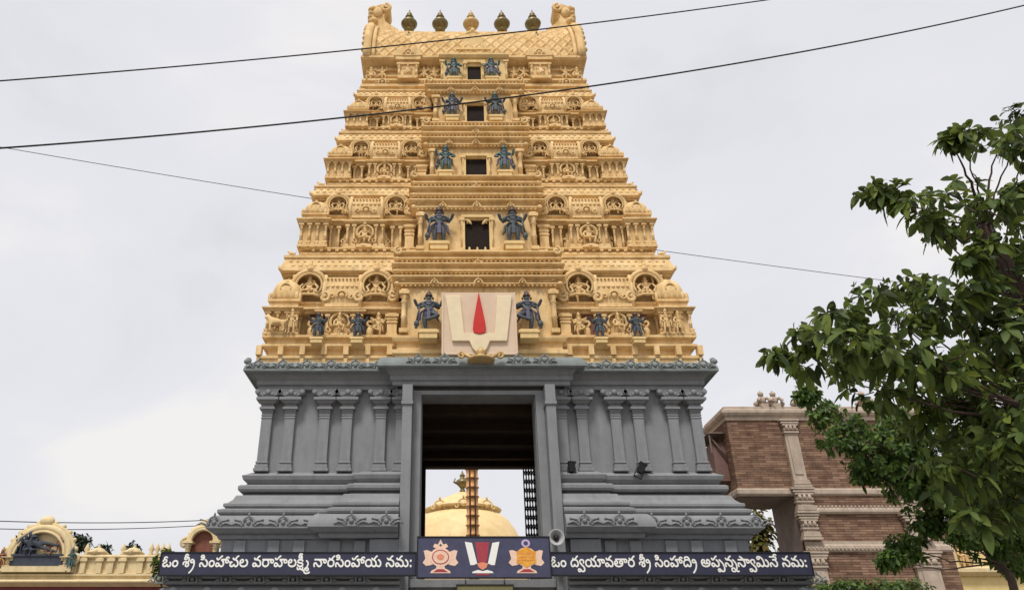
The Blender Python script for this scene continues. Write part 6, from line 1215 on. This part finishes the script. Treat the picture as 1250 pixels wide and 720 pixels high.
def limb(mb, pts, r0, r1, rnd, n=8, seg=6, wob=.06):
    """curved branch through pts"""
    P = []
    for i in range(len(pts) - 1):
        for k in range(seg):
            t = k / seg; q = pts[i].lerp(pts[i + 1], t)
            P.append(q + Vector((rnd.gauss(0, wob), rnd.gauss(0, wob), rnd.gauss(0, wob * .6))) * (0 if i == 0 and k == 0 else 1))
    P.append(pts[-1]); m = len(P)
    mb.tube(P, [r0 + (r1 - r0) * (i / (m - 1)) for i in range(m)], n)
BARK = mat('brown_bark', (.085, .06, .045), .9, .35, 6, .5, 30)
BARKR = mat('reddish_bark', (.055, .034, .026), .9, .35, 6, .5, 30)
LEAF1 = leafmat('broad_glossy_leaf', [(.026, .043, .012), (.042, .068, .017), (.060, .096, .022), (.085, .13, .027), (.095, .14, .028), (.16, .205, .036)], .30, .55)
LEAF2 = leafmat('small_green_leaf', [(.030, .060, .014), (.050, .098, .020), (.078, .138, .028), (.12, .18, .036)], .28)
LEAF3 = leafmat('olive_leaf', [(.05, .07, .02), (.10, .11, .03), (.17, .13, .035)], .25)
LEAFD = leafmat('dark_leaf', [(.02, .035, .018), (.03, .05, .025), (.05, .07, .035)], .15)

def big_tree(name, lab, base, joints, clusters, Lm, bark, l, w, per, nro, droop, seed, Yr, cat='tree', mult=1.0, r0=.24, r1=.10):
    rnd = random.Random(seed)
    t = thing(name, lab, cat, base); B = Vector(base)
    tr = MB(); lf = MB()
    J = [Vector(j) for j in joints]
    limb(tr, [B] + J, r0, r1, rnd, 10, wob=.03)
    # stout limbs towards every third cluster, thinner ones to the rest
    for ci, (px, py, rx, rz) in enumerate(clusters):
        Yc = rnd.uniform(*Yr); x, z = at(px, py, Yc); C = Vector((x, Yc, z)); k = Yc / FPX * 1.03
        st = min(J, key=lambda q: (q - C).length + (0 if q.z < C.z else 3))
        mid_ = st.lerp(C, .55) + Vector((rnd.uniform(-.15, .15), rnd.uniform(-.2, .2), -.18))
        limb(tr, [st, mid_, C], (.034 if ci % 4 == 0 else .02), .008, rnd, 7, wob=.018)
        a, c = rx * k, rz * k
        n = int(per * mult * max(1, rx * rz / 700))
        for q in range(n):
            while 1:
                u = Vector((rnd.uniform(-1.2, 1.2), rnd.uniform(-1.2, 1.2), rnd.uniform(-1.2, 1.2)))
                if .10 < u.length < 1 or (1 <= u.length < 1.25 and rnd.random() < .25): break
            p = C + Vector((u.x * a, u.y * max(a, c) * .9, u.z * c))
            ax_ = Vector((u.x * 1.1, u.y * .8, u.z * .5 - .05)) + Vector((rnd.gauss(0, .35), rnd.gauss(0, .35), rnd.gauss(0, .2)))
            if q % 3 == 0: tr.tube([C + (p - C) * .25, C.lerp(p, .7) + Vector((0, 0, -.05)), p], [.014, .009, .005], 4)
            rosette(lf, p, ax_, nro, l, w, rnd, droop)
    rl = lambda mb: [mb.v.__setitem__(i, (v[0] - B.x, v[1] - B.y, v[2] - B.z)) for i, v in enumerate(mb.v)]
    rl(tr); rl(lf)
    tr.build('trunk', bark, t); lf.build('crown', Lm, t, fix=False)
    return t
TX, TY = 9.6, 11.6
CL = [(1238, 236, 26, 16), (1240, 312, 34, 24), (1205, 300, 26, 14), (1246, 395, 34, 34), (1225, 425, 40, 24), (1185, 480, 40, 24), (1246, 490, 30, 34), (1200, 545, 44, 26), (1220, 172, 36, 22), (1245, 140, 26, 26), (1180, 168, 26, 13), (1255, 180, 26, 26), (1158, 170, 10, 8),
      (1060, 233, 20, 9), (1092, 240, 32, 16), (1128, 262, 32, 26), (1165, 243, 40, 16), (1205, 256, 36, 24), (1180, 280, 34, 16), (1245, 285, 30, 26), (1150, 285, 22, 10),
      (1218, 322, 32, 24), (1185, 314, 18, 9), (1250, 350, 30, 36), (1195, 350, 34, 16),
      (1112, 350, 40, 16), (1068, 366, 38, 18), (1150, 372, 46, 28), (1022, 392, 34, 18), (985, 416, 28, 15), (948, 436, 20, 9), (1208, 392, 44, 28), (1120, 392, 36, 18),
      (1040, 418, 50, 22), (1095, 425, 50, 28), (1000, 443, 36, 14), (1150, 445, 46, 28), (1215, 450, 44, 36), (1255, 440, 30, 50), (1050, 446, 40, 14),
      (1075, 478, 42, 16), (1125, 492, 46, 24), (1175, 515, 50, 34), (1235, 520, 40, 44), (1215, 580, 46, 36), (1165, 570, 40, 28), (1248, 610, 34, 36), (1200, 630, 26, 18)]
big_tree('broad_leaf_tree', 'large broad leaved green tree reaching in from the right edge of the view', (TX, TY, 0),
         [(TX - .1, TY, 2.3), (TX + .25, TY + .1, 3.6), (TX + .1, TY - .2, 5.2), (TX + .3, TY, 7.2), (TX + .2, TY + .1, 9.0)], CL, LEAF1, BARKR, .25, .066, 15, 6, .42, 11, (10.4, 12.8), mult=1.0)
CL2 = [(1245, 650, 36, 30), (1218, 664, 30, 18), (1240, 690, 26, 12), (985, 482, 14, 10), (1195, 575, 46, 36), (1240, 600, 40, 40), (1135, 640, 18, 12), (1005, 505, 20, 16), (1030, 530, 34, 26), (1070, 545, 44, 34), (1105, 570, 44, 36), (1140, 595, 44, 36), (1180, 615, 44, 34), (1150, 560, 50, 40), (1110, 530, 44, 34), (1210, 640, 40, 24), (1060, 575, 20, 14), (1105, 668, 20, 14), (1088, 682, 14, 8), (1220, 600, 50, 50), (1180, 650, 20, 12)]
x, z = at(1235, 700, 17.5)
big_tree('fine_leaf_tree', 'smaller tree with fine bright green leaves between the broad leaved tree and the brick building', (x, 17.5, 0),
         [(x, 17.5, 2.4), (x - .25, 17.4, 3.9), (x - .7, 17.5, 5.0), (x - 1.3, 17.4, 6.2)], CL2, LEAF2, BARK, .15, .042, 62, 8, .3, 5, (16.6, 18.4), mult=1.0, r0=.11, r1=.05)
# hedge top and saplings
def bush(name, lab, px, py, w_px, h_px, Y, Lm, l, w, n, seed, group=None, dark=BARK):
    rnd = random.Random(seed); x, z = at(px, py, Y); k = Y / FPX
    t = thing(name, lab, 'plant', (x, Y, 0), group); st = MB(); lf = MB()
    a, c = w_px * k, h_px * k; top = Vector((0, 0, z))
    limb(st, [Vector((0, 0, 0)), Vector((.1, 0, z * .5)), top], .09, .02, rnd, 7)
    for q in range(n):
        u = Vector((rnd.gauss(0, .5), rnd.gauss(0, .5), rnd.gauss(0, .5)))
        if u.length > 1.15: u *= 1.1 / u.length
        p = top + Vector((u.x * a, u.y * a * .7, u.z * c))
        if q % 4 == 0: st.tube([top + Vector((0, 0, -c)), top.lerp(p, .6) + Vector((0, 0, -.1)), p], [.02, .012, .006], 4)
        rosette(lf, p, Vector((u.x, u.y, u.z + .3)) + Vector((0, 0, .01)), 6, l, w, rnd, .3)
    st.build('stem', dark, t); lf.build('foliage', Lm, t, fix=False)
for i, (px, py, w_, h_, lab) in enumerate(((1030, 716, 34, 8, 'low leafy hedge top under the first stone pilaster of the brick building'), (1088, 716, 40, 8, 'low leafy hedge top in the middle below the brick wall'))):
    bush('hedge_shrub', lab, px, py, w_, h_, 24, LEAF2, .16, .045, 130, 20 + i, 'shrubs under the brick wall')
bush('olive_tree', 'olive and orange leaved tree behind the podium, under the jutting brick storey', 925, 655, 22, 34, 42, LEAF3, .34, .10, 150, 31)
for i, (px, py, w_, h_, lab) in enumerate(((97, 660, 11, 8, 'spiky dark plant just right of the arched parapet niche'), (125, 672, 8, 6, 'small dark shrub top beside the first little parapet dome'), (162, 672, 8, 8, 'dark shrub top around the second little parapet dome'), (84, 668, 8, 8, 'yellow green shrub behind the right shoulder of the arched niche'))):
    bush('garden_shrub', lab, px, py, w_, h_, 39, LEAFD if i < 3 else LEAF3, .30, .06, 60, 40 + i, 'shrubs behind the boundary wall')
bush('garden_shrub', 'green shrub against the left end of the podium below the arched niche edge', 200, 690, 10, 16, 26, LEAF2, .2, .05, 60, 49, 'shrubs behind the boundary wall')
